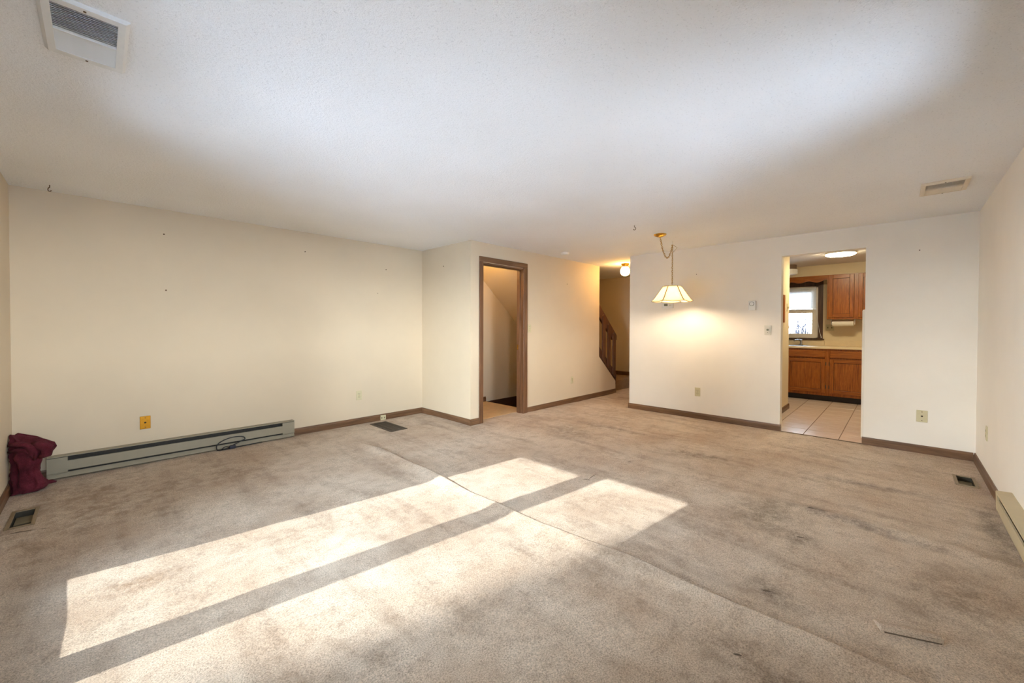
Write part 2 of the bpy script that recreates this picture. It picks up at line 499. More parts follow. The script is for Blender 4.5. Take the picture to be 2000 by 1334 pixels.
grid(U0-0.02, UR, VR-0.02, VL+0.02, fine_u=((1.84, 2.00, 0.006), (2.15, 2.30, 0.01)))
grid(UR, UK-0.002, VR-0.02, VD+0.003)
grid(3.36, 4.20, VD+0.003, VD+0.15)                     # through the closet doorway
grid(UK-0.002, UF+0.02, HALLV-0.01, 3.915)
bmesh.ops.remove_doubles(fl.bm, verts=fl.bm.verts, dist=0.0005)
floor = struct(fl.build('floor', m_carpet, smooth=True, origin='world', recalc=False), 'tan cut-pile carpet with a raised seam, creases and old stains')

att = floor.data.color_attributes.new('old_marks', 'FLOAT_COLOR', 'POINT')
for i, vert in enumerate(floor.data.vertices):
    col = [0.2, 0.15, 0.11]; al = 0.0
    for (sx, sy, rx, ry, rot, k, sc_) in STAINS_AND_STRIP:
        dx, dy = vert.co.x-sx, vert.co.y-sy
        ex = (dx*math.cos(rot)-dy*math.sin(rot))/rx; ey = (dx*math.sin(rot)+dy*math.cos(rot))/ry
        d = 1-math.sqrt(ex*ex+ey*ey)
        if d > 0:
            w = min(1, d*k*0.8)
            tot = al+w*(1-al)
            if tot > 0: col = [(c0*al*(1-w)+c1*w)/max(1e-6, al*(1-w)+w) for c0, c1 in zip(col, sc_)]
            al = tot
    att.data[i].color = (*col, al)

# slits and pin holes cut into the pile
def carpet_cut(name, pts, w, label):
    mb = MB()
    mb.tube([(u, v, height(u, v)+w*0.25) for u, v in pts], [w*0.2]+[w*0.6]*(len(pts)-2)+[w*0.2], 6)
    return mb.build(name, m_cut, floor)
carpet_cut('seam_gap', [(seam_u(v)+0.006, v) for v in [2.62-0.1*i for i in range(12)]], 0.0035, '')
carpet_cut('carpet_slit', [(2.713, 1.778), (2.80, 1.80), (2.888, 1.808)], 0.003, '')
carpet_cut('carpet_slit', [(2.735, 1.765), (2.72, 1.80), (2.705, 1.83)], 0.003, '')
carpet_cut('carpet_slit', [(3.34, 1.765), (3.355, 1.75), (3.36, 1.735)], 0.004, '')
carpet_cut('carpet_slit', [(3.315, 0.435), (3.32, 0.425), (3.325, 0.40)], 0.006, '')
carpet_cut('carpet_slit', [(2.83, 0.42), (2.833, 0.41), (2.84, 0.385)], 0.006, '')
carpet_cut('carpet_slit', [(2.14, 0.45), (2.146, 0.435), (2.155, 0.415)], 0.007, '')
carpet_cut('carpet_slit', [(1.645, 0.435), (1.652, 0.423), (1.658, 0.41)], 0.006, '')
fe_a = math.atan2(-0.171, 0.073)
def along(o):
    o.parent = floor; o.location = (2.178, 0.040, 0.0); o.rotation_euler = (0, 0, fe_a); return o
along(MB().prism([(0.0, 0.004), (0.090, -0.004), (0.055, 0.016), (0.02, 0.027), (0.0, 0.025)], 0, 0.0, 0.19).build('carpet_flap', m_carpet_plain, origin='world'))
along(MB().prism([(-0.004, -0.004), (0.004, -0.004), (0.003, 0.010), (-0.002, 0.008)], 0, 0.01, 0.185).build('flap_backing', m_cut, origin='world'))
carpet_cut('carpet_slit', [(-0.45, 3.735), (-0.33, 3.70), (-0.214, 3.653)], 0.004, '')

# ------------------------------------------------------------------ ceiling and walls
struct(B(-0.75, UK+0.11, VR-0.13, 5.02, H, H+0.15).build('ceiling', m_ceil, origin='world'), 'white popcorn-textured ceiling')
struct(B(UK+0.11, UF+0.12, HALLV-0.12, 5.02, H, H+0.15).build('ceiling_hall', m_ceil, origin='world'))
struct(B(UK+0.11, UW+0.12, -1.75, HALLV-0.12, H, H+0.15).build('ceiling_kitchen', m_kceil, origin='world'))
T = 0.11
struct(B(U0-0.12, 3.25, VL, VL+0.12, -0.35, H).build('wall_left', m_wall_dimmed, origin='world'), 'long cream wall with nail holes')
struct(B(3.25, UF+0.12, VL, VL+0.12, 0.0, H).build('wall_stairwell', m_wall_dimmed, origin='world'))
struct(B(UR, UR+T, VD+T, VL, -0.05, H).build('wall_return', m_wall_dimmed, origin='world'), 'short cream wall returning to the closet doorway')
DO0, DO1, DOH = 3.393, 4.150, 2.028
wd = MB()
wd.box(UR, DO0-0.012, VD, VD+T, -0.05, H).box(DO1+0.012, 6.134, VD, VD+T, -0.05, H).box(DO0-0.012, DO1+0.012, VD, VD+T, DOH+0.012, H)
wd.prism([(6.134, -0.05), (6.705, -0.05), (6.705, 0.219), (6.134, 0.705)], 1, VD, VD+T)
struct(wd.build('wall_closet', m_wall_dimmed, origin='world'), 'cream wall with the closet doorway and sloping stair end')
wk = MB()
wk.box(UK, UK+T, -1.7, JR, -0.05, H).box(UK, UK+T, JL, HALLV, -0.05, H).box(UK, UK+T, JR, JL, JH, H)
struct(wk.build('wall_kitchen', m_wall, origin='world'), 'cream wall with a cased-free opening to the kitchen')
SZ0, SZ1 = 0.85, 2.06
FILL_WINDOWS = ((-0.05, 0.62), (1.80, 2.65))              # two unseen windows added behind the camera for more daylight
wr = MB(); ux = U0-0.12
for (a, b) in FILL_WINDOWS:
    wr.box(ux, a, VR-0.12, VR, -0.35, H).box(a, b, VR-0.12, VR, -0.35, SZ0).box(a, b, VR-0.12, VR, SZ1, H); ux = b
wr.box(ux, UK+0.02, VR-0.12, VR, -0.35, H)
struct(wr.build('wall_right', m_wall, origin='world'))
PV0, PV1, PZ = 1.33, 3.01, 2.00            # patio door rough opening
wp = MB()
wp.box(U0-0.12, U0, VR-0.12, PV0, -0.35, H).box(U0-0.12, U0, PV0, PV1, -0.35, -0.002).box(U0-0.12, U0, PV1, VL+0.12, -0.35, H).box(U0-0.12, U0, PV0, PV1, PZ, H)
struct(wp.build('wall_patio', m_wall_dimmed, origin='world'))
struct(B(UK+T, UW+0.12, HALLV-0.12, HALLV, -0.05, H).build('wall_hall', m_wall_dimmed, origin='world'))
struct(B(UF, UF+0.12, HALLV, VL, -0.05, H).build('wall_hall_end', m_wall_dimmed, origin='world'))
struct(B(UK+T, UW+0.12, -1.75, -1.63, -0.35, H).build('wall_kitchen_side', m_kpaint, origin='world'))
KV0, KV1, KZ0, KZ1 = 1.045, 1.86, 1.035, 1.965   # kitchen window hole
kw = MB()
kw.box(UW, UW+0.12, -1.7, KV0, -0.35, H).box(UW, UW+0.12, KV1, HALLV, -0.35, H).box(UW, UW+0.12, KV0, KV1, -0.35, KZ0).box(UW, UW+0.12, KV0, KV1, KZ1, H)
struct(kw.build('wall_kitchen_window', m_kpaint, origin='world'))
struct(B(UK+T, 7.24, 1.20, 1.30, -0.05, H).build('wall_kitchen_partition', m_kpaint, origin='world'), 'tan kitchen partition wall end')
struct(B(8.60, UW, -1.63, HALLV-0.12, 2.115, H).build('trim_soffit', m_kpaint, origin='world'), 'tan soffit above the kitchen cabinets')

for nm, bx in (('floor_slab', (U0-0.05, 4.34, VR-0.05, VL+0.05, -0.32, -0.20)), ('floor_slab_dining', (4.34, UW+0.05, VR-0.05, VD-0.01, -0.32, -0.20)), ('floor_slab_kitchen', (UK, UW+0.05, -1.70, VR-0.05, -0.32, -0.20)), ('floor_slab_landing', (6.81, UF+0.1, VD-0.01, VL+0.1, -0.32, -0.20))):  # slabs added below the floors to stop daylight leaking in from beneath
    struct(B(*bx).build(nm, m_slot, origin='world'))
# baseboards
PROF = [(0, -0.02), (0.014, -0.02), (0.014, 0.055), (0.0085, 0.066), (0.007, BH), (0, BH)]
def base_u(name, u0, u1, v, s, z=0.0):      # runs along x on a wall at y=v, sticking out towards s
    return struct(MB().prism([(v+s*a, z+b) for a, b in PROF], 0, u0, u1).build(name, m_trim))
def base_v(name, v0, v1, u, s, z=0.0):
    return struct(MB().prism([(u+s*a, z+b) for a, b in PROF], 1, v0, v1).build(name, m_trim_y))
base_u('baseboard_left', 1.506, UR, VL, -1)
base_u('baseboard_left_corner', U0, -0.292, VL, -1)
base_v('baseboard_patio', PV1+0.07, VL-0.014, U0, 1)
base_v('baseboard_return', VD, VL-0.014, UR, -1)
base_u('baseboard_closet_left', UR-0.014, 3.327, VD, -1)
base_u('baseboard_closet_right', 4.232, 6.712, VD, -1)
base_v('baseboard_kitchen', JL-0.012, HALLV+0.014, UK, -1)
base_v('baseboard_kitchen_right', VR+0.014, JR+0.012, UK, -1)
base_u('baseboard_hall', UK, UF, HALLV, 1)
base_u('baseboard_right', 3.938, UK, VR, 1)
base_u('baseboard_kitchen_partition', UK+T, 7.24, 1.20, -1)
base_v('baseboard_partition_end', 1.186, 1.30, 7.2402, 1)
base_v('baseboard_hall_end', 3.90, VL, UF, -1, 0.2)
struct(B(UK-0.012, UK+0.002, JR+0.012, JL-0.012, -0.01, 0.007, bevel=0.002).build('trim_kitchen_threshold', m_cut))
struct(B(UK-0.002, UK+0.012, JL-0.012, JL, 0.0, BH).build('baseboard_kitchen_jamb', m_trim_y))

# ------------------------------------------------------------------ patio door (window_1)
d1 = bpy.data.objects.new('window_1', None); COL.objects.link(d1); d1.location = (U0-0.06, 2.17, 0.0); struct(d1, 'white sliding patio door with two tall panes')
fr = MB()
fr.box(U0-0.125, U0+0.004, PV0, PV0+0.035, 0, PZ).box(U0-0.125, U0+0.004, PV1-0.035, PV1, 0, PZ).box(U0-0.125, U0+0.004, PV0, PV1, PZ-0.04, PZ).box(U0-0.125, U0+0.004, PV0, PV1, 0, 0.045)
fr.build('frame', m_alu, d1)
def patio_leaf(uc, v0, v1, g0, g1, z0, z1):
    lf = MB()
    lf.box(uc-0.018, uc+0.018, v0, g0, 0.045, PZ-0.04).box(uc-0.018, uc+0.018, g1, v1, 0.045, PZ-0.04)
    lf.box(uc-0.018, uc+0.018, g0, g1, 0.045, z0).box(uc-0.018, uc+0.018, g0, g1, z1, PZ-0.04)
    L = lf.build('door_panel', m_alu, d1)
    B(uc-0.003, uc+0.003, g0-0.005, g1+0.005, z0-0.005, z1+0.005).build('pane', m_glass, L)
    return L
patio_leaf(U0-0.085, 2.17, PV1-0.035, 2.262, 2.92, 0.235, 1.855)
pl = patio_leaf(U0-0.040, PV0+0.035, 2.255, 1.42, 2.075, 0.225, 1.885)
B(U0-0.022, U0+0.012, 2.15, 2.18, 0.95, 1.15, bevel=0.006).build('handle', m_white, pl)
cs = MB()
cs.box(U0, U0+0.014, PV0-0.07, PV0, 0, PZ+0.07).box(U0, U0+0.014, PV1, PV1+0.07, 0, PZ+0.07).box(U0, U0+0.014, PV0, PV1, PZ, PZ+0.07)
cs.build('casing', m_trim_z, d1)

# unseen windows (window_3, window_4) added to brighten the room near the camera
for k, (a, b) in enumerate(FILL_WINDOWS):
    w3 = bpy.data.objects.new('window_%d' % (3+k), None); COL.objects.link(w3); w3.location = ((a+b)/2, VR, SZ0)
    struct(w3, ('unseen white window added for daylight in the right-hand wall nearest the patio door', 'unseen white window added for daylight in the right-hand wall nearer the kitchen')[k])
    f = MB(); f.box(a, a+0.04, VR-0.115, VR, SZ0, SZ1).box(b-0.04, b, VR-0.115, VR, SZ0, SZ1).box(a+0.04, b-0.04, VR-0.115, VR, SZ0, SZ0+0.04).box(a+0.04, b-0.04, VR-0.115, VR, SZ1-0.04, SZ1)
    f.build('frame', m_vinyl, w3)
    B(a+0.04, b-0.04, VR-0.066, VR-0.060, SZ0+0.04, SZ1-0.04).build('pane', m_glass, w3)
    B(a+0.04, b-0.04, VR-0.080, VR-0.045, 1.44, 1.475).build('meeting_rail', m_vinyl, w3)
    f = MB(); f.box(a-0.07, a, VR, VR+0.014, SZ0-0.03, SZ1+0.07).box(b, b+0.07, VR, VR+0.014, SZ0-0.03, SZ1+0.07).box(a, b, VR, VR+0.014, SZ1, SZ1+0.07).box(a, b, VR, VR+0.03, SZ0-0.03, SZ0)
    f.build('casing', m_trim_z, w3)

# ------------------------------------------------------------------ closet door frame (door_1)
d2 = bpy.data.objects.new('door_1', None); COL.objects.link(d2); d2.location = ((DO0+DO1)/2, VD, 0); struct(d2, 'dark stained doorway frame without a door')
CO0, CO1, COZ, RV = 3.327, 4.232, 2.112, 0.010
for (x0, x1) in ((CO0, DO0-RV+0.012), (DO1+RV-0.012, CO1)):
    B(x0, x1, VD-0.016, VD, 0, COZ-0.066, bevel=0.004).build('side_casing', m_trim_z, d2)
B(CO0, CO1, VD-0.016, VD, COZ-0.066, COZ, bevel=0.004).build('head_casing', m_trim, d2)
for (x0, x1) in ((CO0, DO0), (DO1, CO1)):
    B(x0, x1, VD+T, VD+T+0.014, 0, COZ, bevel=0.004).build('inner_casing', m_trim_z, d2)
for (x0, x1) in ((DO0-0.012, DO0+0.004), (DO1-0.004, DO1+0.012)):
    B(x0, x1, VD-0.002, VD+T+0.002, 0, DOH+0.012).build('jamb', m_trim_z, d2)
B(DO0+0.004, DO1-0.004, VD-0.002, VD+T+0.002, DOH-0.004, DOH+0.012).build('head_jamb', m_trim, d2)
for (x0, x1) in ((DO0+0.004, DO0+0.015), (DO1-0.015, DO1-0.004)):
    B(x0, x1, VD+0.045, VD+0.080, 0, DOH-0.004, bevel=0.002).build('door_stop', m_trim_z, d2)
B(DO0+0.015, DO1-0.015, VD+0.045, VD+0.080, DOH-0.016, DOH-0.004, bevel=0.002).build('door_stop', m_trim, d2)
B(DO1-0.0065, DO1-0.0035, VD+0.082, VD+0.106, 0.90, 0.97).build('strike_plate', m_brass, d2)
B(DO1-0.012, DO1-0.003, VD+0.086, VD+0.102, 0.915, 0.935, bevel=0.003).build('strike_lip', m_brass, d2)

# ------------------------------------------------------------------ closet, basement steps, stairs
struct(B(UR+T, 4.41, VD+0.14, VL, -0.04, 0.004).build('floor_closet', m_closet_floor, origin='world'), 'beige closet landing floor')
for nm, bx in (('wall_basement_near', (4.35, 4.41, VD+T, VL+0.12, -2.4, -0.04)), ('wall_basement_left', (4.41, 6.7, VL, VL+0.12, -2.4, 0.0)), ('wall_basement_right', (4.41, 6.7, VD, VD+T, -2.4, -0.05)), ('wall_basement_far', (6.7, 6.8, VD, VL+0.12, -2.4, -0.05)), ('floor_basement', (4.35, 6.8, VD, VL+0.12, -2.5, -2.4))):
    struct(B(*bx).build(nm, m_pit, origin='world'))
bs = thing('basement_stairs', (5.4, 4.38, -2.0), 'dark brown basement steps going down behind the closet doorway', 'stairs')
for k in range(9):
    u = 4.41+0.25*k; z = -0.20*(k+1)
    s = B(u+0.003, u+0.27, VD+T+0.005, VL-0.002, z-0.20, z).build('step', m_pit_step, bs)
    B(u+0.235, u+0.275, VD+T+0.006, VL-0.003, z-0.022, z+0.003).build('nosing', m_grey_edge if k % 2 == 0 else m_pit_step, s)
base_u('baseboard_closet_back', UR+T, 4.405, VL, -1, 0.004)
st = thing('staircase', (5.5, 4.38, 0.0), 'carpeted stairs rising behind the sloping dark rail from the hall landing', 'stairs')
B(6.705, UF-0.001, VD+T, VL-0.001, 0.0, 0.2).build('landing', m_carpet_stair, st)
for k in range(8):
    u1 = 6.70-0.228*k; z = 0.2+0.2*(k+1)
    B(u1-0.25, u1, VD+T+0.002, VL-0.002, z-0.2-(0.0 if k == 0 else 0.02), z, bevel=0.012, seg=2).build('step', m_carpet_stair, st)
def sof(u): return 0.2+(6.72-u)*0.877-0.30
MB().prism([(4.0, sof(4.0)), (6.55, sof(6.55)), (6.55, sof(6.55)+0.03), (4.0, min(H-0.001, sof(4.0)+0.03))], 1, VD+T+0.001, VL-0.001).build('soffit', m_wall_dimmed, st)
rl = thing('stair_railing', (6.45, VD+0.04, 0.219), 'dark brown board stair railing beside the hall globe light', 'railing')
MB().prism([(6.09, 1.722), (6.74, 1.128), (6.790, 1.080), (6.802, 1.060), (6.802, 0.980), (6.672, 0.983), (6.09, 1.494)], 1, VD+0.035, VD+0.072).build('handrail', m_rail, rl)
MB().prism([(6.09, 0.968), (6.72, 0.415), (6.792, 0.352), (6.792, 0.150), (6.705, 0.219), (6.09, 0.742)], 1, VD+0.035, VD+0.072).build('bottom_rail', m_rail, rl)
for (a, b) in ((6.285, 6.372), (6.465, 6.552), (6.648, 6.735)):
    c = (a+b)/2; zt = 1.595-(c-6.222)*0.905-0.05; zb = 0.691-(c-6.231)*0.875-0.02
    if c > 6.6: zb += 0.03
    MB().prism([(a, zb+0.05), (b, zb-0.03), (b, zt-0.05), (b-0.012, zt-0.02), (c, zt), (a+0.012, zt-0.012), (a, zt-0.03)], 1, VD+0.012, VD+0.036).build('baluster', m_rail, rl)

# ------------------------------------------------------------------ kitchen tiles
fk = struct(B(UK+0.002, UW, -1.63, HALLV-0.12, -0.05, -0.004).build('floor_kitchen', m_grout, origin='world'), 'pinkish beige kitchen floor tiles with brown grout')
TS, TJ = 0.315, 0.006
tile_mesh = None
for i in range(11):
    for j in range(6):
        u = UK+0.003+i*TS; v = 0.467-0.315+(j-1)*TS
        if u > 8.40: continue
        w = min(TS, UW-u)
        if tile_mesh is None:
            t = B(0, TS-TJ, TJ/2, TS-TJ/2, -0.006, 0.004, bevel=0.0015).build('tile', m_tile, None, origin='world')
            t.parent = fk; tile_mesh = t
            t.location = (u, v, 0)
        else:
            share(tile_mesh, fk, (u, v, 0))

# ------------------------------------------------------------------ kitchen window (window_2)
w2 = bpy.data.objects.new('window_2', None); COL.objects.link(w2); w2.location = (UW, (KV0+KV1)/2, KZ0); struct(w2, 'white double-hung kitchen window in a dark casing')
c = MB()
c.box(UW-0.022, UW, KV0-0.07, KV0, KZ0-0.01, KZ1+0.10).box(UW-0.022, UW, KV1, KV1+0.07, KZ0-0.01, KZ1+0.10)
c.build('casing', m_casing_dark, w2)
B(UW-0.022, UW, KV0, KV1, KZ1-0.005, KZ1+0.10).build('head_casing', m_casing_dark, w2)
B(UW-0.05, UW+0.02, KV0-0.09, KV1+0.09, KZ0-0.028, KZ0-0.008, bevel=0.004).build('sill', m_casing_dark, w2)
f = MB()
f.box(UW+0.0, UW+0.10, KV0, KV0+0.030, KZ0-0.008, KZ1).box(UW, UW+0.10, KV1-0.030, KV1, KZ0-0.008, KZ1).box(UW, UW+0.10, KV0, KV1, KZ1-0.025, KZ1).box(UW, UW+0.10, KV0, KV1, KZ0-0.008, KZ0+0.012)
f.build('frame', m_vinyl, w2)
def sash(uc, z0, z1):
    a, b = KV0+0.030, KV1-0.030; s = MB(); wd_ = 0.062
    s.box(uc-0.016, uc+0.016, a, a+wd_, z0, z1).box(uc-0.016, uc+0.016, b-wd_, b, z0, z1).box(uc-0.016, uc+0.016, a+wd_, b-wd_, z0, z0+0.068).box(uc-0.016, uc+0.016, a+wd_, b-wd_, z1-0.06, z1)
    o = s.build('sash', m_vinyl, w2)
    B(uc-0.003, uc+0.003, a+wd_-0.004, b-wd_+0.004, z0+0.064, z1-0.056).build('pane', m_glass, o)
sash(UW+0.035, KZ0+0.012, 1.545)
sash(UW+0.072, 1.49, KZ1-0.025)
bl = thing('window_blind', (UW+0.008, (KV0+KV1)/2, 1.55), 'white slatted blind raised over the upper kitchen window sash', 'blind')
B(UW+0.000, UW+0.024, KV0+0.034, KV1-0.034, 1.915, 1.938).build('headrail', m_blind, bl)
s0 = None
for k in range(19):
    z = 1.905-k*0.0185
    if s0 is None:
        s0 = MB().prism([(UW+0.004, z-0.0105), (UW+0.0095, z), (UW+0.018, z+0.0105), (UW+0.0192, z+0.0105), (UW+0.0107, z), (UW+0.0052, z-0.0105)], 1, KV0+0.036, KV1-0.036).build('slat', m_blind, bl)
    else: share(s0, bl, (0, 0, -k*0.0185))
B(UW+0.002, UW+0.022, KV0+0.036, KV1-0.036, 1.540, 1.556).build('bottom_bar', m_blind, bl)
for dv in (0.10, 0.60):
    MB().tube([(UW+0.0005, KV0+dv, 1.93), (UW+0.0005, KV0+dv, 1.555)], 0.0014, 5).build('ladder_cord', m_blind, bl)
MB().tube([(UW-0.004, KV0+0.045, 1.92), (UW-0.026, KV0+0.02, 1.50), (UW-0.028, KV0-0.01, 1.25), (UW-0.028, KV0-0.045, 1.06)], 0.002, 5).build('pull_cord', m_blind, bl)
MB().tube([(UW-0.028, KV0-0.010, 1.26), (UW-0.028, KV0-0.025, 1.15), (UW-0.028, KV0-0.050, 1.065)], 0.002, 5).build('pull_cord', m_blind, bl)
MB().lathe([(0.003, 0.03), (0.007, 0.01), (0.008, 0.0)], (UW-0.030, KV0-0.05, 1.04), 8).build('tassel', m_blind, bl)

# ------------------------------------------------------------------ kitchen cabinets
UC = 8.34
def door_panel(parent, v0, v1, z0, z1, uf, stile=0.055, rails=None, name='door', hinge_side=None):
    o = B(uf-0.008, uf, v0+0.002, v1-0.002, z0+0.002, z1-0.002).build(name, m_oak_groove, parent)
    for (a, b) in ((v0, v0+stile), (v1-stile, v1)): B(uf-0.021, uf-0.007, a, b, z0, z1, bevel=0.003).build('stile', m_oak_z, o)
    for (a, b) in ((z0, z0+stile), (z1-stile, z1)): B(uf-0.020, uf-0.007, v0+stile, v1-stile, a, b, bevel=0.003).build('rail', m_oak_y, o)
    B(uf-0.012, uf-0.007, v0+stile+0.005, v1-stile-0.005, z0+stile+0.005, z1-stile-0.005).build('panel', m_oak_z, o)
    if hinge_side is not None:
        for zz in (z0+0.07, z1-0.10):
            B(uf-0.012, uf+0.0, hinge_side-0.006, hinge_side+0.006, zz, zz+0.05).build('hinge', m_reg_dark, o)
    return o
def base_cabinet(name, v0, v1, label, dv0, dv1, split=None):
    t = thing(name, (8.62, (v0+v1)/2, 0), label, 'cabinet', None)
    B(UC, UW-0.02, v0, v1, 0.10, 0.873).build('body', m_oak_z, t)
    B(8.42, UW-0.02, v0, v1, 0.0, 0.10).build('toe_kick', m_toe, t)
    f = MB()
    f.box(UC-0.006, UC-0.0005, v0+0.0005, dv0+0.008, 0.101, 0.872).box(UC-0.006, UC-0.0005, dv1-0.008, v1-0.0005, 0.101, 0.872)
    for (a, b) in ((0.101, 0.152), (0.70, 0.735), (0.838, 0.872)): f.box(UC-0.0058, UC-0.0005, dv0+0.008, dv1-0.008, a, b)
    f.build('face_frame', m_oak_z, t)
    dr = B(UC-0.025, UC-0.006, dv0, dv1, 0.730, 0.842, bevel=0.005).build('drawer', m_oak_y, t)
    parts = [(dv0, dv1)] if not split else [(dv0, split-0.003), (split+0.003, dv1)]
    for a, b in parts: door_panel(t, a, b, 0.148, 0.706, UC-0.006, hinge_side=None)
    for zz in (0.22, 0.60):
        hv = dv0-0.006 if 'sink' in name else dv1+0.006
        B(UC-0.012, UC-0.006, hv-0.007, hv+0.007, zz, zz+0.055).build('hinge', m_reg_dark, t)
    return t
base_cabinet('sink_cabinet', 0.848, 1.76, 'oak base cabinet under the sink below the kitchen window', 0.875, 1.735, split=1.42)
base_cabinet('base_cabinet', 0.02, 0.848, 'oak base cabinet below the paper towel roll, beside the opening edge', 0.05, 0.818, split=None)
tag(B(8.31, UW-0.001, 0.0, 1.78, 0.873, 0.905, bevel=0.004).build('countertop', m_counter), 'cream laminate countertop on the oak base cabinets', 'countertop')
bs2 = thing('backsplash', (UW-0.01, 0.89, 0.905), 'low cream laminate backsplash strip behind the kitchen counter', 'backsplash')
B(UW-0.018, UW-0.001, 0.0, 0.948, 0.905, 1.003, bevel=0.002).build('strip', m_counter, bs2)
B(UW-0.018, UW-0.001, 0.952, 1.78, 0.905, 1.003, bevel=0.002).build('strip', m_counter, bs2)
sk = thing('sink', (8.62, 1.43, 0.905), 'stainless steel sink set into the counter under the window', 'sink')
r = MB()
r.box(8.40, 8.84, 1.14, 1.20, 0.905, 0.910).box(8.40, 8.84, 1.68, 1.74, 0.905, 0.910).box(8.40, 8.46, 1.20, 1.68, 0.905, 0.910).box(8.74, 8.84, 1.20, 1.68, 0.905, 0.910)
r.build('rim', m_steel, sk)
B(8.46, 8.74, 1.20, 1.68, 0.9052, 0.9065).build('basin_shade', m_slot, sk)  # flat dark sheet painted as the shaded hollow of the sink
fa = thing('faucet', (8.79, 1.27, 0.91), 'small chrome faucet standing behind the kitchen sink', 'faucet')
MB().lathe([(0.030, 0.0), (0.028, 0.012), (0.017, 0.018), (0.016, 0.075), (0.020, 0.080), (0.020, 0.095), (0.010, 0.10)], (8.79, 1.27, 0.910), 16).build('post', m_steel, fa, smooth='auto')
MB().tube([(8.79, 1.275, 0.985), (8.75, 1.31, 1.000), (8.70, 1.34, 1.000), (8.67, 1.355, 0.985)], 0.011, 10).build('spout', m_steel, fa, smooth=True)
MB().tube([(8.79, 1.27, 1.005), (8.79, 1.30, 1.012), (8.79, 1.33, 1.014)], 0.006, 8).build('lever', m_steel, fa, smooth=True)
# upper cabinet, valance
uc = thing('wall_cabinet', (8.75, 0.52, 1.365), 'oak wall cabinet hung right of the kitchen window', 'cabinet')
UU = 8.60
B(UU, UW-0.001, 0.14, 0.890, 1.365, 2.114).build('body', m_oak_z, uc)
f = MB()
f.box(UU-0.006, UU-0.0005, 0.862, 0.890, 1.366, 2.113).box(UU-0.006, UU-0.0005, 0.49, 0.537, 1.366, 2.113).box(UU-0.006, UU-0.0005, 0.141, 0.165, 1.366, 2.113)
for (a, b) in ((0.165, 0.49), (0.537, 0.862)): f.box(UU-0.0058, UU-0.0005, a, b, 1.366, 1.405).box(UU-0.0058, UU-0.0005, a, b, 2.085, 2.113)
f.build('face_frame', m_oak_z, uc)
door_panel(uc, 0.541, 0.868, 1.396, 2.100, UU-0.006)
door_panel(uc, 0.160, 0.486, 1.396, 2.100, UU-0.006)
va = MB(); pts = [(0.890, 2.114), (0.890, 2.035)]
for k in range(61):
    v = 0.905+k*(2.0-0.905)/60
    ph = (v-0.905)/0.245*2*math.pi
    pts.append((v, 2.012+0.014*math.cos(ph)+(0.012*math.exp(-((v-0.905)/0.05)**2))))
pts += [(2.0, 2.114)]
va.prism(pts, 0, UU-0.006, UU+0.014)
tag(va.build('window_valance', m_oak_y), 'scalloped oak valance board across the top of the kitchen window', 'valance')
# paper towels
pt = thing('paper_towel_holder', (8.69, 0.686, 1.25), 'white paper towel roll hanging under the oak wall cabinet', 'paper towel')
MB().lathe([(0.048, 0.548), (0.050, 0.550), (0.050, 0.822), (0.048, 0.824)], (8.69, 0, 1.298), 24, axis=1).build('roll', m_paper, pt, smooth='auto')
for v in (0.530, 0.832):
    MB().prism([(8.665, 1.364), (8.715, 1.364), (8.712, 1.300), (8.700, 1.275), (8.680, 1.275), (8.668, 1.300)], 1, v, v+0.010).build('bracket', m_white, pt)
# fridge
fg = thing('refrigerator', (6.08, -0.08, 0), 'edge of a white refrigerator just inside the kitchen opening', 'refrigerator')
B(5.73, 6.34, -0.46, 0.292, 0.03, 1.42, bevel=0.015, seg=2).build('body', m_fridge, fg)
B(6.345, 6.41, -0.46, 0.295, 0.03, 1.10, bevel=0.012, seg=2).build('door', m_fridge, fg)
B(6.345, 6.41, -0.46, 0.295, 1.108, 1.42, bevel=0.012, seg=2).build('freezer_door', m_fridge, fg)
MB().tube([(6.405, 0.265, 1.12), (6.44, 0.270, 1.16), (6.44, 0.272, 1.33), (6.405, 0.268, 1.38)], 0.010, 8).build('handle', m_fridge, fg, smooth=True)
for (a, b) in ((5.76, -0.42), (5.76, 0.25), (6.30, -0.42), (6.30, 0.25)):
    B(a-0.02, a+0.02, b-0.02, b+0.02, 0.0, 0.03).build('foot', m_slot, fg)
# kitchen lights
kl = thing('kitchen_ceiling_light', (7.32, 0.615, 2.19), 'lit round flush light on the kitchen ceiling above the opening', 'ceiling light')
MB().lathe([(0.175, 0.075), (0.175, 0.10)], (7.32, 0.615, 2.19), 32).build('base', m_white, kl)
MB().lathe([(0.02, 0.045), (0.10, 0.048), (0.150, 0.056), (0.168, 0.066), (0.170, 0.075)], (7.32, 0.615, 2.19), 32).build('diffuser', m_klight, kl, smooth=True)
dl = thing('drum_light', (8.28, 1.40, 2.12), 'unlit white drum ceiling light above the kitchen sink', 'ceiling light')
MB().lathe([(0.128, 0.095), (0.128, 0.17)], (8.28, 1.40, 2.12), 28).build('base', plain('drum_base', S(128, 104, 88), 0.5), dl, smooth='auto')
MB().lathe([(0.10, 0.0), (0.135, 0.012), (0.142, 0.03), (0.142, 0.095)], (8.28, 1.40, 2.12), 28).build('shade', m_white, dl, smooth='auto')

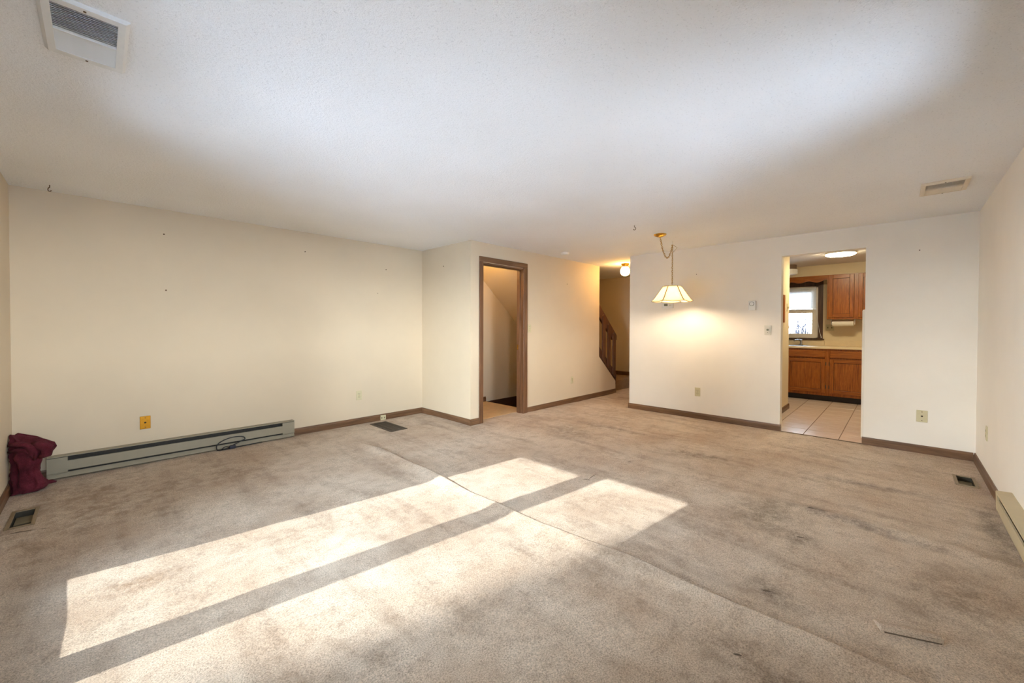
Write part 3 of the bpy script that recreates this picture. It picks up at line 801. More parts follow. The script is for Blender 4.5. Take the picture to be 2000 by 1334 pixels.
# ------------------------------------------------------------------ wall plates
def frame(origin, t, n):
    o = Vector(origin); t = Vector(t); n = Vector(n)
    def f(mb_args):
        a0, a1, b0, b1, c0, c1 = mb_args
        p = o+t*a0+n*c0; q = o+t*a1+n*c1
        return (p.x, q.x, p.y, q.y, o.z+b0, o.z+b1)
    return f
def lbox(F, args, name, mat, parent, bevel=0.0):
    return B(*F(args), bevel=bevel).build(name, mat, parent)
def plate(name, loc, t, n, label, cat, kind, w=0.070, h=0.115, mat=None, group=None):
    mat = mat or m_ivory
    root = thing(name, (loc[0], loc[1], loc[2]-h/2), label, cat, group)
    F = frame(loc, t, n)
    lbox(F, (-w/2, w/2, -h/2, h/2, 0.0, 0.006), 'plate', mat, root, 0.002)
    if kind == 'outlet':
        for b in (-0.0195, 0.0195):
            s = lbox(F, (-0.017, 0.017, b-0.014, b+0.014, 0.006, 0.009), 'socket', mat, root, 0.003)
            for a in (-0.0065, 0.0065): lbox(F, (a-0.0012, a+0.0012, b-0.001, b+0.007, 0.0085, 0.0094), 'slot', m_slot, s)
            lbox(F, (-0.0022, 0.0022, b-0.009, b-0.005, 0.0085, 0.0094), 'slot', m_slot, s)
        lbox(F, (-0.003, 0.003, -0.003, 0.003, 0.006, 0.0075), 'screw', m_brass, root)
    elif kind == 'switch':
        lbox(F, (-0.006, 0.006, -0.012, 0.012, 0.006, 0.016), 'toggle', mat, root, 0.002)
        for b in (-0.03, 0.03): lbox(F, (-0.003, 0.003, b-0.003, b+0.003, 0.006, 0.0072), 'screw', m_slot, root)
    elif kind == 'jack':
        lbox(F, (-0.007, 0.007, -0.007, 0.007, 0.006, 0.009), 'jack', m_slot, root, 0.002)
        for b in (-0.042, 0.042): lbox(F, (-0.0035, 0.0035, b-0.0035, b+0.0035, 0.006, 0.0075), 'screw', m_rust, root)
    elif kind == 'dimmer':
        lbox(F, (-0.022, 0.022, -0.036, 0.036, 0.006, 0.010), 'bezel', mat, root, 0.002)
        lbox(F, (-0.011, 0.011, -0.006, 0.016, 0.010, 0.024), 'knob', m_screen, root, 0.004)
        lbox(F, (-0.003, 0.003, -0.030, -0.024, 0.010, 0.012), 'screw', m_slot, root)
    return root
LW, KWD, DW = ((1, 0, 0), (0, -1, 0)), ((0, -1, 0), (-1, 0, 0)), ((1, 0, 0), (0, -1, 0))
plate('wall_outlet', (2.270, VL, 0.361), *LW, 'ivory outlet on the left wall beyond the baseboard heater', 'outlet', 'outlet')
plate('cable_plate', (0.290, VL, 0.357), *LW, 'brass cable plate above the long baseboard heater', 'wall plate', 'jack', mat=m_brass_plate, w=0.072)
plate('wall_outlet', (5.323, VD, 0.367), *DW, 'ivory outlet on the closet wall near the stair rail', 'outlet', 'outlet')
plate('light_switch', (4.283, VD, 1.200), *DW, 'ivory light switch at the right edge of the closet doorway', 'switch', 'switch')
plate('wall_outlet', (UK, 1.940, 0.357), *KWD, 'ivory outlet on the kitchen wall below the hanging lamp', 'outlet', 'outlet')
plate('phone_plate', (UK, -0.165, 0.362), *KWD, 'ivory cable plate right of the kitchen opening', 'wall plate', 'jack', w=0.078)
plate('wall_outlet', (4.95, VR, 0.380), (-1, 0, 0), (0, 1, 0), 'ivory outlet on the right-hand wall above the floor register', 'outlet', 'outlet')
plate('dimmer_switch', (UK, 1.137, 1.191), *KWD, 'white dimmer switch beside the kitchen opening', 'switch', 'dimmer', mat=plain('off_white_plastic', S(222, 216, 200), 0.4))
# baseboard outlet
bo = thing('baseboard_outlet', (2.585, VL-0.016, 0.0), 'small ivory outlet block set into the left baseboard', 'outlet')
B(2.549, 2.621, VL-0.030, VL-0.013, 0.004, 0.066, bevel=0.003).build('body', m_ivory, bo)
for a in (2.562, 2.598): B(a-0.006, a+0.006, VL-0.0315, VL-0.0295, 0.024, 0.044).build('slot', m_damper, bo)
# thermostat and door chime box
ts = thing('thermostat', (UK-0.015, 2.349, 1.49), 'white thermostat on the kitchen wall just below the hanging lamp', 'thermostat')
F = frame((UK, 2.349, 1.528), (0, -1, 0), (-1, 0, 0))
lbox(F, (-0.080, 0.080, -0.040, 0.040, 0, 0.028), 'body', m_white, ts, 0.006)
lbox(F, (-0.045, 0.005, -0.008, 0.026, 0.027, 0.0295), 'display', m_screen, ts)
for a in (0.03, 0.05): lbox(F, (a-0.006, a+0.006, -0.004, 0.010, 0.027, 0.031), 'button', m_ivory, ts, 0.002)
dc = thing('wall_alarm_box', (UK-0.015, 1.300, 1.434), 'white box with a round dial on the kitchen wall', 'alarm box')
F = frame((UK, 1.300, 1.4915), (0, -1, 0), (-1, 0, 0))
lbox(F, (-0.040, 0.040, -0.058, 0.058, 0, 0.034), 'body', m_white, dc, 0.005)
MB().lathe([(0.027, 0.0), (0.027, 0.004)], (UK-0.0385, 1.303, 1.512), 24, axis=0).build('ring', m_screen, dc)
MB().lathe([(0.022, 0.0), (0.022, 0.006)], (UK-0.0415, 1.303, 1.512), 24, axis=0).build('dial', m_white, dc)
# kitchen small plates
kp = thing('double_outlet', (UW-0.004, 0.878, 1.17), 'tan double outlet plate right of the kitchen window', 'outlet')
B(UW-0.006, UW, 0.821, 0.935, 1.168, 1.278, bevel=0.002).build('plate', m_ivory, kp)
for v in (0.850, 0.906): B(UW-0.009, UW-0.005, v-0.016, v+0.016, 1.19, 1.256, bevel=0.002).build('socket', m_ivory, kp)
for v in (0.850, 0.906): B(UW-0.010, UW-0.0085, v-0.005, v+0.005, 1.21, 1.236).build('slot', m_slot, kp)
ks = thing('light_switch', (7.095, 1.197, 1.46), 'tan switch plate near the end of the kitchen partition', 'switch')
B(7.060, 7.130, 1.194, 1.20, 1.463, 1.578, bevel=0.002).build('plate', m_ivory, ks)
B(7.089, 7.101, 1.182, 1.194, 1.508, 1.532).build('toggle', m_ivory, ks)
tag(B(6.785, 6.880, 1.187, 1.1995, 1.295, 1.690, bevel=0.003).build('wooden_board', m_oak_z), 'narrow brown wooden board hung upright inside the kitchen opening', 'board')

# ------------------------------------------------------------------ baseboard heaters
ht = thing('baseboard_heater', (0.606, VL-0.03, 0.0), 'long putty-coloured electric baseboard heater under the left wall', 'heater')
HA, HB, HF = -0.288, 1.503, VL-0.065
B(HA+0.001, HB-0.001, VL-0.012, VL, 0.012, 0.178).build('back_panel', m_fin, ht)  # back coloured dark to stand in for the shade inside the slots
MB().prism([(VL, 0.184), (HF+0.004, 0.184), (HF-0.002, 0.180), (HF-0.002, 0.176), (HF+0.006, 0.176), (HF+0.008, 0.179), (VL, 0.178)], 0, HA, HB).build('top_cover', m_heater, ht)
MB().prism([(HF, 0.139), (HF+0.008, 0.141), (HF+0.006, 0.066), (HF+0.002, 0.062), (HF-0.003, 0.066)], 0, HA+0.112, HB-0.118).build('front_panel', m_heater, ht)
MB().prism([(HF+0.004, 0.008), (HF+0.010, 0.006), (HF+0.022, 0.046), (HF+0.016, 0.046), (HF-0.004, 0.014)], 0, HA, HB).build('bottom_lip', m_heater, ht)
for (a, b) in ((HA, HA+0.112), (HB-0.118, HB)):
    e = MB()
    e.prism([(VL, 0.012), (HF+0.012, 0.012), (HF+0.010, 0.046), (HF-0.003, 0.052), (HF-0.001, 0.171), (VL, 0.177)], 0, a, b)
    e.build('end_cap', m_heater, ht)
B(HA+0.112, HB-0.118, VL-0.052, VL-0.014, 0.062, 0.118).build('heating_element', m_fin, ht)
hr = thing('baseboard_heater', (3.0, VR+0.03, 0.0), 'beige baseboard heater at the bottom of the right-hand wall', 'heater')
RA, RB, RF = 2.05, 3.936, VR+0.065
B(RA+0.001, RB-0.001, VR, VR+0.010, 0.03, 0.196).build('back_panel', m_fin, hr)  # same dark back, painted slot shade under the top cover
MB().prism([(VR, 0.203), (RF, 0.200), (RF+0.002, 0.190), (RF-0.004, 0.190), (RF-0.006, 0.194), (VR, 0.197)], 0, RA, RB).build('top_cover', m_heater_r, hr)
MB().prism([(RF+0.001, 0.158), (RF-0.007, 0.160), (RF-0.016, 0.07), (RF-0.035, 0.012), (RF-0.028, 0.010), (RF-0.004, 0.085)], 0, RA+0.05, RB-0.055).build('front_panel', m_heater_r, hr)
for (a, b) in ((RA, RA+0.05), (RB-0.055, RB)):
    MB().prism([(VR, 0.010), (RF-0.030, 0.010), (RF-0.002, 0.085), (RF+0.001, 0.190), (VR, 0.196)], 0, a, b).build('end_cap', m_heater_r, hr)
B(RA+0.05, RB-0.055, VR+0.012, RF-0.035, 0.06, 0.15).build('heating_element', m_fin, hr)

# ------------------------------------------------------------------ floor registers
def floor_register(name, R, label, mat, along, slats=0, flange=0.014):
    u0, u1, v0, v1 = R
    t = thing(name, ((u0+u1)/2, (v0+v1)/2, 0.0), label, 'floor register')
    f = MB()
    f.box(u0-flange, u0+0.004, v0-flange, v1+flange, 0.001, 0.007).box(u1-0.004, u1+flange, v0-flange, v1+flange, 0.001, 0.007)
    f.box(u0, u1, v0-flange, v0+0.004, 0.001, 0.007).box(u0, u1, v1-0.004, v1+flange, 0.001, 0.007)
    f.build('frame', mat, t)
    d = MB()
    d.box(u0-0.01, u0, v0-0.01, v1+0.01, -0.16, 0.0).box(u1, u1+0.01, v0-0.01, v1+0.01, -0.16, 0.0).box(u0, u1, v0-0.01, v0, -0.16, 0.0).box(u0, u1, v1, v1+0.01, -0.16, 0.0).box(u0-0.01, u1+0.01, v0-0.01, v1+0.01, -0.17, -0.16)
    d.build('duct', m_duct, t)
    return t
ra = floor_register('floor_register', REG_A, 'open taupe floor register in the carpet beside the maroon towel', m_reg, 1)
B(REG_A[0]+0.006, REG_A[1]-0.006, REG_A[2]+0.16, REG_A[3]-0.006, -0.040, -0.034).build('damper', m_damper, ra)
rb = floor_register('floor_register', REG_B, 'brown louvered floor register near the left wall outlet', m_reg_dark, 0)
s0 = None
for k in range(30):
    v = REG_B[2]+0.012+k*(REG_B[3]-REG_B[2]-0.024)/29
    if s0 is None:
        s0 = B(REG_B[0], REG_B[1], v-0.0028, v+0.0028, -0.006, 0.005).build('slat', m_reg_dark, rb); v00 = v
    else: share(s0, rb, (0, v-v00, 0))
for x in (0.33, 0.66):
    uu = REG_B[0]+x*(REG_B[1]-REG_B[0]); B(uu-0.004, uu+0.004, REG_B[2], REG_B[3], -0.008, 0.0045).build('crossbar', m_reg_dark, rb)
rc = floor_register('floor_register', REG_C, 'open taupe floor register in the carpet by the right-hand wall', m_reg, 0)
B(REG_C[0]+0.12, REG_C[1]-0.006, REG_C[2]+0.004, REG_C[3]-0.004, -0.040, -0.034).build('damper', m_damper, rc)

# ------------------------------------------------------------------ ceiling vents
def ceiling_vent(name, u0, u1, v0, v1, label, mat, slat_axis, border, n, split, tilt=1, open_deg=50):
    t = thing(name, ((u0+u1)/2, (v0+v1)/2, H-0.02), label, 'ceiling vent')
    zb = H-0.016
    iu0, iu1, iv0, iv1 = u0+border, u1-border, v0+border, v1-border
    f = MB()
    f.prism([(u0, H), (iu0, H), (iu0, zb), (u0+0.010, zb), (u0, H-0.006)], 1, v0, v1)
    f.prism([(u1, H), (iu1, H), (iu1, zb), (u1-0.010, zb), (u1, H-0.006)], 1, v0, v1)
    f.box(iu0, iu1, v0, iv0, zb, H).box(iu0, iu1, iv1, v1, zb, H)
    f.build('frame', mat, t)
    B(iu0, iu1, iv0, iv1, H-0.003, H-0.001).build('duct', m_duct, t)  # flat dark sheet in place of the unlit hollow behind the slats
    # two banks of slats, tilted opposite ways, with a divider between them
    lo, hi = (iv0, iv1) if slat_axis == 0 else (iu0, iu1)
    mid = lo+(hi-lo)*split
    def bar(c, ang, w, name_):
        dx, dz = math.cos(ang)*w/2, math.sin(ang)*w/2
        nx, nz = -math.sin(ang)*0.0006, math.cos(ang)*0.0006
        zc = H-0.0095
        pr = [(c-dx-nx, zc-dz-nz), (c+dx-nx, zc+dz-nz), (c+dx+nx, zc+dz+nz), (c-dx+nx, zc-dz+nz)]
        mb = MB()
        if slat_axis == 0: mb.prism(pr, 0, iu0, iu1)
        else: mb.prism(pr, 1, iv0, iv1)
        return mb.build(name_, mat, t)
    for (a, b, ang) in ((lo, mid-0.004, math.radians(-open_deg)*tilt), (mid+0.004, hi, math.radians(32)*tilt)):
        w = (b-a)/n; ref = None
        for k in range(n):
            c = a+w*(k+0.5)
            if ref is None: ref = bar(c, ang, min(0.0155, w*1.25), 'slat'); c0 = c
            else: share(ref, t, (0, c-c0, 0) if slat_axis == 0 else (c-c0, 0, 0))
    if slat_axis == 0: B(iu0, iu1, mid-0.003, mid+0.003, zb-0.001, H-0.003).build('divider', mat, t)
    else: B(mid-0.003, mid+0.003, iv0, iv1, zb-0.001, H-0.003).build('divider', mat, t)
    sc = [((iu0+iu1)/2, v0+border/2), ((iu0+iu1)/2, v1-border/2)] if slat_axis == 0 else [(u0+border/2, (v0+v1)/2), (u1-border/2, (v0+v1)/2)]
    for (x, y) in sc: MB().lathe([(0.004, -0.002), (0.004, 0.001)], (x, y, zb), 8).build('screw', m_rust, t)
    return t
ceiling_vent('ceiling_vent', -0.132, 0.088, 1.955, 2.342, 'white ceiling vent with fine slats in the corner above the patio side', m_vent, 0, 0.030, 15, 0.52, -1, 37)
ceiling_vent('ceiling_vent', 4.250, 4.600, -0.350, -0.103, 'almond ceiling vent above the right-hand wall', m_vent_r, 1, 0.026, 13, 0.52, -1, 19)

# ------------------------------------------------------------------ towel
def towel():
    SEC = [(0.402, -0.472, 4.699, -0.395, 4.620, 0.030), (0.383, -0.473, 4.700, -0.309, 4.530, 0.058), (0.361, -0.475, 4.701, -0.265, 4.484, 0.072), (0.331, -0.475, 4.701, -0.258, 4.477, 0.075),
           (0.301, -0.474, 4.699, -0.270, 4.489, 0.072), (0.271, -0.472, 4.696, -0.307, 4.526, 0.066), (0.240, -0.469, 4.693, -0.323, 4.542, 0.060), (0.210, -0.467, 4.690, -0.328, 4.547, 0.058),
           (0.180, -0.464, 4.687, -0.342, 4.560, 0.055), (0.150, -0.462, 4.684, -0.347, 4.565, 0.056), (0.120, -0.460, 4.681, -0.334, 4.551, 0.062), (0.090, -0.460, 4.681, -0.322, 4.538, 0.068),
           (0.060, -0.458, 4.678, -0.306, 4.521, 0.076), (0.030, -0.456, 4.676, -0.308, 4.524, 0.084), (0.004, -0.455, 4.674, -0.330, 4.545, 0.088)]
    fwd = Vector((0.719, 0.695, 0))
    n = 72
    # resample vertically
    rows = []
    for a, b in zip(SEC, SEC[1:]):
        for k in range(5): rows.append([p+(q-p)*k/5 for p, q in zip(a, b)])
    rows.append(list(SEC[-1]))
    mb = MB(); rings = []
    zt = rows[0][0]
    for ri, (z, ax, ay, bx, by, dp) in enumerate(rows):
        A, Bv = Vector((ax, ay, 0)), Vector((bx, by, 0)); c = (A+Bv)/2+fwd*0.03; hw = (Bv-A)/2
        ring = []
        s = 1-ri/(len(rows)-1)
        for i in range(n):
            th = 2*math.pi*i/n
            fold = 0.17*math.sin(5*th+9*z+1.3*math.sin(14*z))+0.11*math.sin(9*th-22*z)+0.08*math.sin(3*th+31*z)+0.05*math.sin(14*th+40*z)
            fold += 0.18*math.sin(34*z+2.2*math.cos(th+0.5))*max(0, math.sin(math.pi*min(1, s*1.1)))
            e = 1+fold
            p = c+hw*math.cos(th)*(0.97+0.25*fold)+fwd*(-math.sin(th))*dp*e
            x = max(p.x, U0+0.006+0.003*math.sin(7*z*20)); y = min(p.y, VL-0.022)
            ring.append(mb.bm.verts.new((x, y, max(0.004, z+0.012*math.sin(3*th+4*z)*(0.3+s)-0.012*math.cos(th)*s))))
        rings.append(ring)
    for a, b in zip(rings, rings[1:]):
        for i in range(n): mb.bm.faces.new((a[i], b[i], b[(i+1) % n], a[(i+1) % n]))
    ct = mb.bm.verts.new(sum((v.co for v in rings[0]), Vector())/n+Vector((-0.01, 0, 0.012)))
    for i in range(n): mb.bm.faces.new((ct, rings[0][i], rings[0][(i+1) % n]))
    mb.bm.faces.new(rings[-1])
    root = thing('towel', (-0.39, 4.60, 0.0), 'crumpled maroon towel draped in the left corner of the room', 'towel')
    o = mb.build('cloth', m_towel, root, smooth=True)
    tl = MB()
    P = [(-0.36, 4.66, 0.035), (-0.33, 4.69, 0.030), (-0.29, 4.700, 0.022), (-0.255, 4.704, 0.018), (-0.232, 4.705, 0.012)]
    tl.tube(P, [0.030, 0.022, 0.017, 0.014, 0.006], 10)
    tl.build('towel_corner', m_towel, root, smooth=True)
    # the knob of cloth sticking out at the top right, and rolled folds over the front
    k = MB(); k.tube([(-0.33, 4.56, 0.345), (-0.29, 4.515, 0.345), (-0.262, 4.485, 0.325), (-0.268, 4.49, 0.285), (-0.30, 4.52, 0.262)], [0.030, 0.036, 0.034, 0.030, 0.016], 12)
    k.build('towel_fold', m_towel, root, smooth=True)
    k = MB(); k.tube([(-0.452, 4.61, 0.355), (-0.42, 4.565, 0.368), (-0.375, 4.535, 0.362), (-0.335, 4.52, 0.335), (-0.318, 4.525, 0.29), (-0.330, 4.545, 0.24)], [0.010, 0.016, 0.018, 0.018, 0.016, 0.008], 10)
    k.build('towel_fold', m_towel, root, smooth=True)
    k = MB(); k.tube([(-0.452, 4.60, 0.31), (-0.41, 4.555, 0.328), (-0.37, 4.535, 0.322), (-0.343, 4.53, 0.29), (-0.335, 4.54, 0.255)], [0.008, 0.013, 0.015, 0.014, 0.006], 10)
    k.build('towel_fold', m_towel, root, smooth=True)
towel()

# ------------------------------------------------------------------ black cord by the heater
cd = thing('power_cord', (0.92, 4.775, 0.0), 'looped black cord lying against the long baseboard heater', 'cord')
LOOP = [(0.801, 0.012), (0.797, 0.045), (0.809, 0.068), (0.838, 0.089), (0.888, 0.107), (0.944, 0.113), (1.004, 0.106), (1.031, 0.091), (1.031, 0.074), (0.995, 0.060), (0.948, 0.040), (0.918, 0.028)]
def smooth_path(P, n=5):
    P = [Vector(p) for p in P]; out = []
    for i in range(len(P)-1):
        p0, p1, p2, p3 = P[max(i-1, 0)], P[i], P[i+1], P[min(i+2, len(P)-1)]
        for k in range(n):
            t = k/n
            out.append(0.5*((2*p1)+(p2-p0)*t+(2*p0-5*p1+4*p2-p3)*t*t+(3*p1-p0-3*p2+p3)*t**3))
    return out+[P[-1]]
MB().tube(smooth_path([(u, 4.772+0.012*(z/0.11), z) for u, z in LOOP]), 0.0045, 8).build('loop', m_black, cd, smooth=True)
MB().tube(smooth_path([(0.801, 4.772, 0.012), (0.83, 4.76, 0.010), (0.85, 4.755, 0.03), (0.87, 4.757, 0.036), (0.895, 4.76, 0.025), (0.93, 4.765, 0.020)]), 0.0045, 8).build('coil', m_black, cd, smooth=True)
B(0.895, 0.950, 4.742, 4.768, 0.006, 0.040, bevel=0.008, seg=2).build('plug', plain('navy_plug', S(40, 42, 56), 0.4), cd)
MB().tube(smooth_path([(0.80, 4.770, 0.010), (0.866, 4.762, 0.009), (0.963, 4.778, 0.009), (1.06, 4.784, 0.010), (1.19, 4.796, 0.010)]), 0.0045, 8).build('lead', m_black, cd, smooth=True)

# ------------------------------------------------------------------ ceiling hooks, nails, smoke detector
def hook(loc, label, ang):
    x, y, z = loc
    P = [(0, 0, 0.0), (0, 0, -0.018)]
    for k in range(9):
        a = math.pi*0.5+k*math.pi*1.35/8
        P.append((0.014*math.cos(a)*math.cos(ang), 0.014*math.cos(a)*math.sin(ang), -0.034+0.015*math.sin(a)))
    o = MB().tube([(x+a, y+b, z+c) for a, b, c in P], 0.0030, 6).build('ceiling_hook', m_rust, smooth=True)
    tag(o, label, 'hook')
hook((-0.245, 4.640, H), 'small bent ceiling hook above the left corner', -0.8)
hook((3.915, 2.008, H), 'small ceiling hook left of the hanging lamp canopy', 2.3)
def nail(p, n, r, label, ln=0.012):
    p = Vector(p); n = Vector(n)
    ax = 0 if abs(n.x) > 0.5 else 1
    s = n.x+n.y
    mb = MB(); mb.lathe([(r*0.5, 0), (r*0.5, s*ln*0.8), (r, s*ln*0.8), (r, s*ln)], tuple(p), 8, axis=ax)
    tag(mb.build('nail', m_rust), label, 'nail')
nail((0.428, VL, 2.063), (0, -1, 0), 0.007, 'upper nail of the pair at the left end of the left wall')
nail((0.439, VL, 1.552), (0, -1, 0), 0.007, 'lower nail of the pair at the left end of the left wall')
nail((1.639, VL, 2.068), (0, -1, 0), 0.006, 'nail high in the middle of the left wall', 0.02)
nail((2.634, VL, 1.968), (0, -1, 0), 0.006, 'nail high at the right end of the left wall', 0.02)
nail((2.519, VL, 1.652), (0, -1, 0), 0.004, 'tiny nail lower at the right end of the left wall')
nail((UR, 4.348, 2.024), (-1, 0, 0), 0.007, 'nail on the short return wall')
nail((5.173, VD, 1.902), (0, -1, 0), 0.005, 'nail on the closet wall right of the doorway')
nail((UK, 1.963, 1.933), (-1, 0, 0), 0.005, 'nail on the kitchen wall behind the hanging lamp')
nail((UK, -0.131, 1.982), (-1, 0, 0), 0.005, 'nail high on the kitchen wall right of the opening')
sd = thing('smoke_detector', (4.69, 3.48, H-0.035), 'round white smoke detector on the ceiling before the hall', 'smoke detector')
MB().lathe([(0.058, -0.014), (0.062, 0.0)], (4.69, 3.48, H), 28).build('base', m_white, sd, smooth='auto')
MB().lathe([(0.020, -0.036), (0.044, -0.033), (0.054, -0.024), (0.055, -0.014)], (4.69, 3.48, H), 28).build('cover', m_white, sd, smooth='auto')

# ------------------------------------------------------------------ hanging lamp
def pendant():
    lx, ly = 4.945, 2.030
    root = thing('pendant_lamp', (lx, ly, 1.52), 'lit six-sided cream pendant lamp swagged on a brass chain', 'pendant lamp')
    cx, cy_ = 4.50, 1.990
    MB().lathe([(0.012, -0.034), (0.030, -0.030), (0.062, -0.014), (0.070, -0.004), (0.070, 0.0)], (cx, cy_, H), 28).build('canopy', m_brass, root, smooth='auto')
    MB().tube([(lx, ly, H), (lx, ly, H-0.015), (lx+0.012, ly, H-0.028), (lx+0.010, ly, H-0.046), (lx-0.006, ly, H-0.050), (lx-0.012, ly, H-0.038)], 0.004, 8).build('swag_hook', m_white, root, smooth=True)
    hz = H-0.048
    path = []
    for k in range(25):                       # hanging swag
        t = k/24
        z = (H-0.034)*(1-t)+hz*t-0.78*t*(1-t)*(1.0-0.15*(0.5-t))
        path.append((cx+(lx-cx)*t, cy_+(ly-cy_)*t, z))
    drop = [(lx+0.002, ly, hz-0.005-(hz-0.005-1.735)*k/18) for k in range(19)]
    full = [Vector(p) for p in path+drop]
    L = [0.0]
    for a, b in zip(full, full[1:]): L.append(L[-1]+(b-a).length)
    def at(s):
        for i in range(len(L)-1):
            if s <= L[i+1]:
                t = (s-L[i])/max(1e-6, L[i+1]-L[i]); return full[i].lerp(full[i+1], t), (full[i+1]-full[i]).normalized()
        return full[-1], (full[-1]-full[-2]).normalized()
    ch = MB(); pitch = 0.024; n = int(L[-1]/pitch)
    for k in range(n):
        p, d = at((k+0.5)*pitch)
        s = d.orthogonal().normalized()
        if k % 2: s = d.cross(s)
        ring = [p+d*0.0155*math.cos(a)+s*0.0085*math.sin(a) for a in [2*math.pi*i/10 for i in range(10)]]
        ch.tube(ring, 0.0021, 5, closed=True)
    o = ch.build('chain', m_brass, root, smooth=True); o['kind'] = 'stuff'
    cord = [p+Vector((0.006*math.sin(i*1.7), 0.006*math.cos(i*1.3), 0)) for i, p in enumerate(full[:25])]
    cord += [Vector((lx, ly-0.02, hz-0.012)), Vector((lx+0.01, ly-0.055, hz-0.04)), Vector((lx, ly-0.02, hz-0.085))]
    cord += [Vector((lx+0.005*math.sin(k*1.1), ly+0.005*math.cos(k*0.9), hz-0.10-(hz-0.10-1.72)*k/14)) for k in range(15)]
    MB().tube(cord, 0.0022, 5).build('cord', plain('gold_cord', S(150, 122, 66), 0.5), root, smooth=True)
    # shade: bell profile, six panels
    PR = [(0.088, 1.728), (0.100, 1.712), (0.122, 1.672), (0.146, 1.632), (0.170, 1.592), (0.190, 1.562), (0.206, 1.545)]
    a0 = math.atan2(-ly, -lx)+math.radians(4)
    fit = 1/math.cos(math.pi/6)
    for k in range(6):
        th = a0+k*math.pi/3; mb = MB(); rows = []
        e = 0.5*0.97
        for j, (r, z) in enumerate(PR):
            row = []
            for i in range(7):
                f = i/6-0.5
                half = r*math.tan(math.pi/6)*2*e
                tx = f*2*half*0.5*2
                drop_ = 0.0
                if j >= 4: drop_ = (j-3)/3*0.011*math.cos(f*math.pi)
                bow = 0.004*math.cos(f*math.pi)*(j/6)
                row.append(mb.bm.verts.new((lx+(r+bow)*math.cos(th)-tx*math.sin(th), ly+(r+bow)*math.sin(th)+tx*math.cos(th), z-drop_)))
            rows.append(row)
        for a, b in zip(rows, rows[1:]):
            for i in range(6): mb.bm.faces.new((a[i], a[i+1], b[i+1], b[i]))
        o = mb.build('glass_panel', m_shade, root, smooth=True)
        md = o.modifiers.new('thick', 'SOLIDIFY'); md.thickness = 0.003
        tb = th+math.pi/6
        MB().tube([(lx+r*fit*math.cos(tb), ly+r*fit*math.sin(tb), z) for r, z in PR], 0.0055, 6).build('rib', m_rib, root, smooth=True)
        edge = [(lx+(PR[-1][0]+0.004*math.cos(f*math.pi))*math.cos(th)-f*2*PR[-1][0]*math.tan(math.pi/6)*math.sin(th), ly+(PR[-1][0]+0.004*math.cos(f*math.pi))*math.sin(th)+f*2*PR[-1][0]*math.tan(math.pi/6)*math.cos(th), PR[-1][1]-0.011*math.cos(f*math.pi)) for f in [i/8-0.5 for i in range(9)]]
        MB().tube(edge, 0.0028, 5).build('edge_bead', m_brass, root, smooth=True)
    MB().lathe([(0.098, 1.712), (0.102, 1.722), (0.096, 1.734), (0.030, 1.738)], (lx, ly, 0), 6).build('top_cap', m_brass, root)
    MB().lathe([(0.016, 1.66), (0.018, 1.70), (0.018, 1.735)], (lx, ly, 0), 12).build('bulb_socket', m_brass, root)
    MB().lathe([(0.004, 1.556), (0.020, 1.562), (0.029, 1.580), (0.029, 1.598), (0.018, 1.628), (0.013, 1.66)], (lx, ly, 0), 14).build('bulb', m_bulb, root, smooth=True)
pendant()

# ------------------------------------------------------------------ hall globe and closet bulb
gl = thing('globe_light', (6.175, 3.33, 2.085), 'lit globe light on a brass base on the hall ceiling', 'ceiling light')
MB().lathe([(0.050, -0.055), (0.052, -0.030), (0.062, -0.018), (0.066, 0.0)], (6.175, 3.33, H), 24).build('base', m_brass, gl, smooth='auto')
MB().lathe([(0.004, -0.205), (0.030, -0.201), (0.056, -0.185), (0.073, -0.160), (0.078, -0.130), (0.072, -0.098), (0.058, -0.072), (0.046, -0.055)], (6.175, 3.33, H), 20).build('globe', m_globe, gl, smooth=True)
cb = thing('closet_light', (3.82, 4.38, 2.19), 'bare bulb lamp hidden above the closet doorway', 'ceiling light')
MB().lathe([(0.050, -0.030), (0.055, 0.0)], (3.82, 4.38, H), 20).build('base', m_white, cb, smooth='auto')
MB().lathe([(0.004, -0.098), (0.020, -0.093), (0.029, -0.075), (0.026, -0.055), (0.014, -0.030)], (3.82, 4.38, H), 14).build('bulb', m_cbulb, cb, smooth=True)

# ------------------------------------------------------------------ outdoors
struct(B(U0-0.12-0.55, U0-0.12, -0.65, 5.0, 2.26, 2.44).build('trim_sky_blocker', m_white, origin='world'), 'unseen white eave added over the patio door to block high sky')  # added out of view to cut high sky light on the floor
g = B(-70, U0-0.13, -50, 60, -0.6, -0.32).build('ground_patio', m_snow, origin='world'); struct(g)
g = B(UW+0.13, 120, -60, 70, -0.6, -0.32).build('ground_yard', m_snow, origin='world'); struct(g)
g = B(U0-0.13, UW+0.13, -60, -1.80, -0.6, -0.32).build('ground_side', m_snow, origin='world'); struct(g)
g = B(U0-0.13, UK-0.05, -1.80, VR-0.125, -0.6, -0.32).build('ground_by_window', m_snow, origin='world'); struct(g)
def added_hedge(x, y0, y1, h, w):
    mb = MB(); n = int((y1-y0)/0.35); rows = []
    prof = [(-w, -0.34), (-w*1.05, h*0.5), (-w*0.8, h*0.92), (0, h), (w*0.8, h*0.92), (w*1.05, h*0.5), (w, -0.34)]
    for i in range(n+1):
        y = y0+(y1-y0)*i/n
        rows.append([mb.bm.verts.new((x+a+0.12*(hsh(i, j)-0.5), y, z+(0.14*(hsh(i+50, j)-0.5) if z > 0 else 0))) for j, (a, z) in enumerate(prof)])
    for a, b in zip(rows, rows[1:]):
        for j in range(len(prof)-1): mb.bm.faces.new((a[j], b[j], b[j+1], a[j+1]))
    mb.bm.faces.new(rows[0]); mb.bm.faces.new(rows[-1][::-1])
    tag(mb.build('added_hedge', m_needle, smooth=True), 'unseen evergreen hedge across the yard beyond the patio door', 'added_hedge')
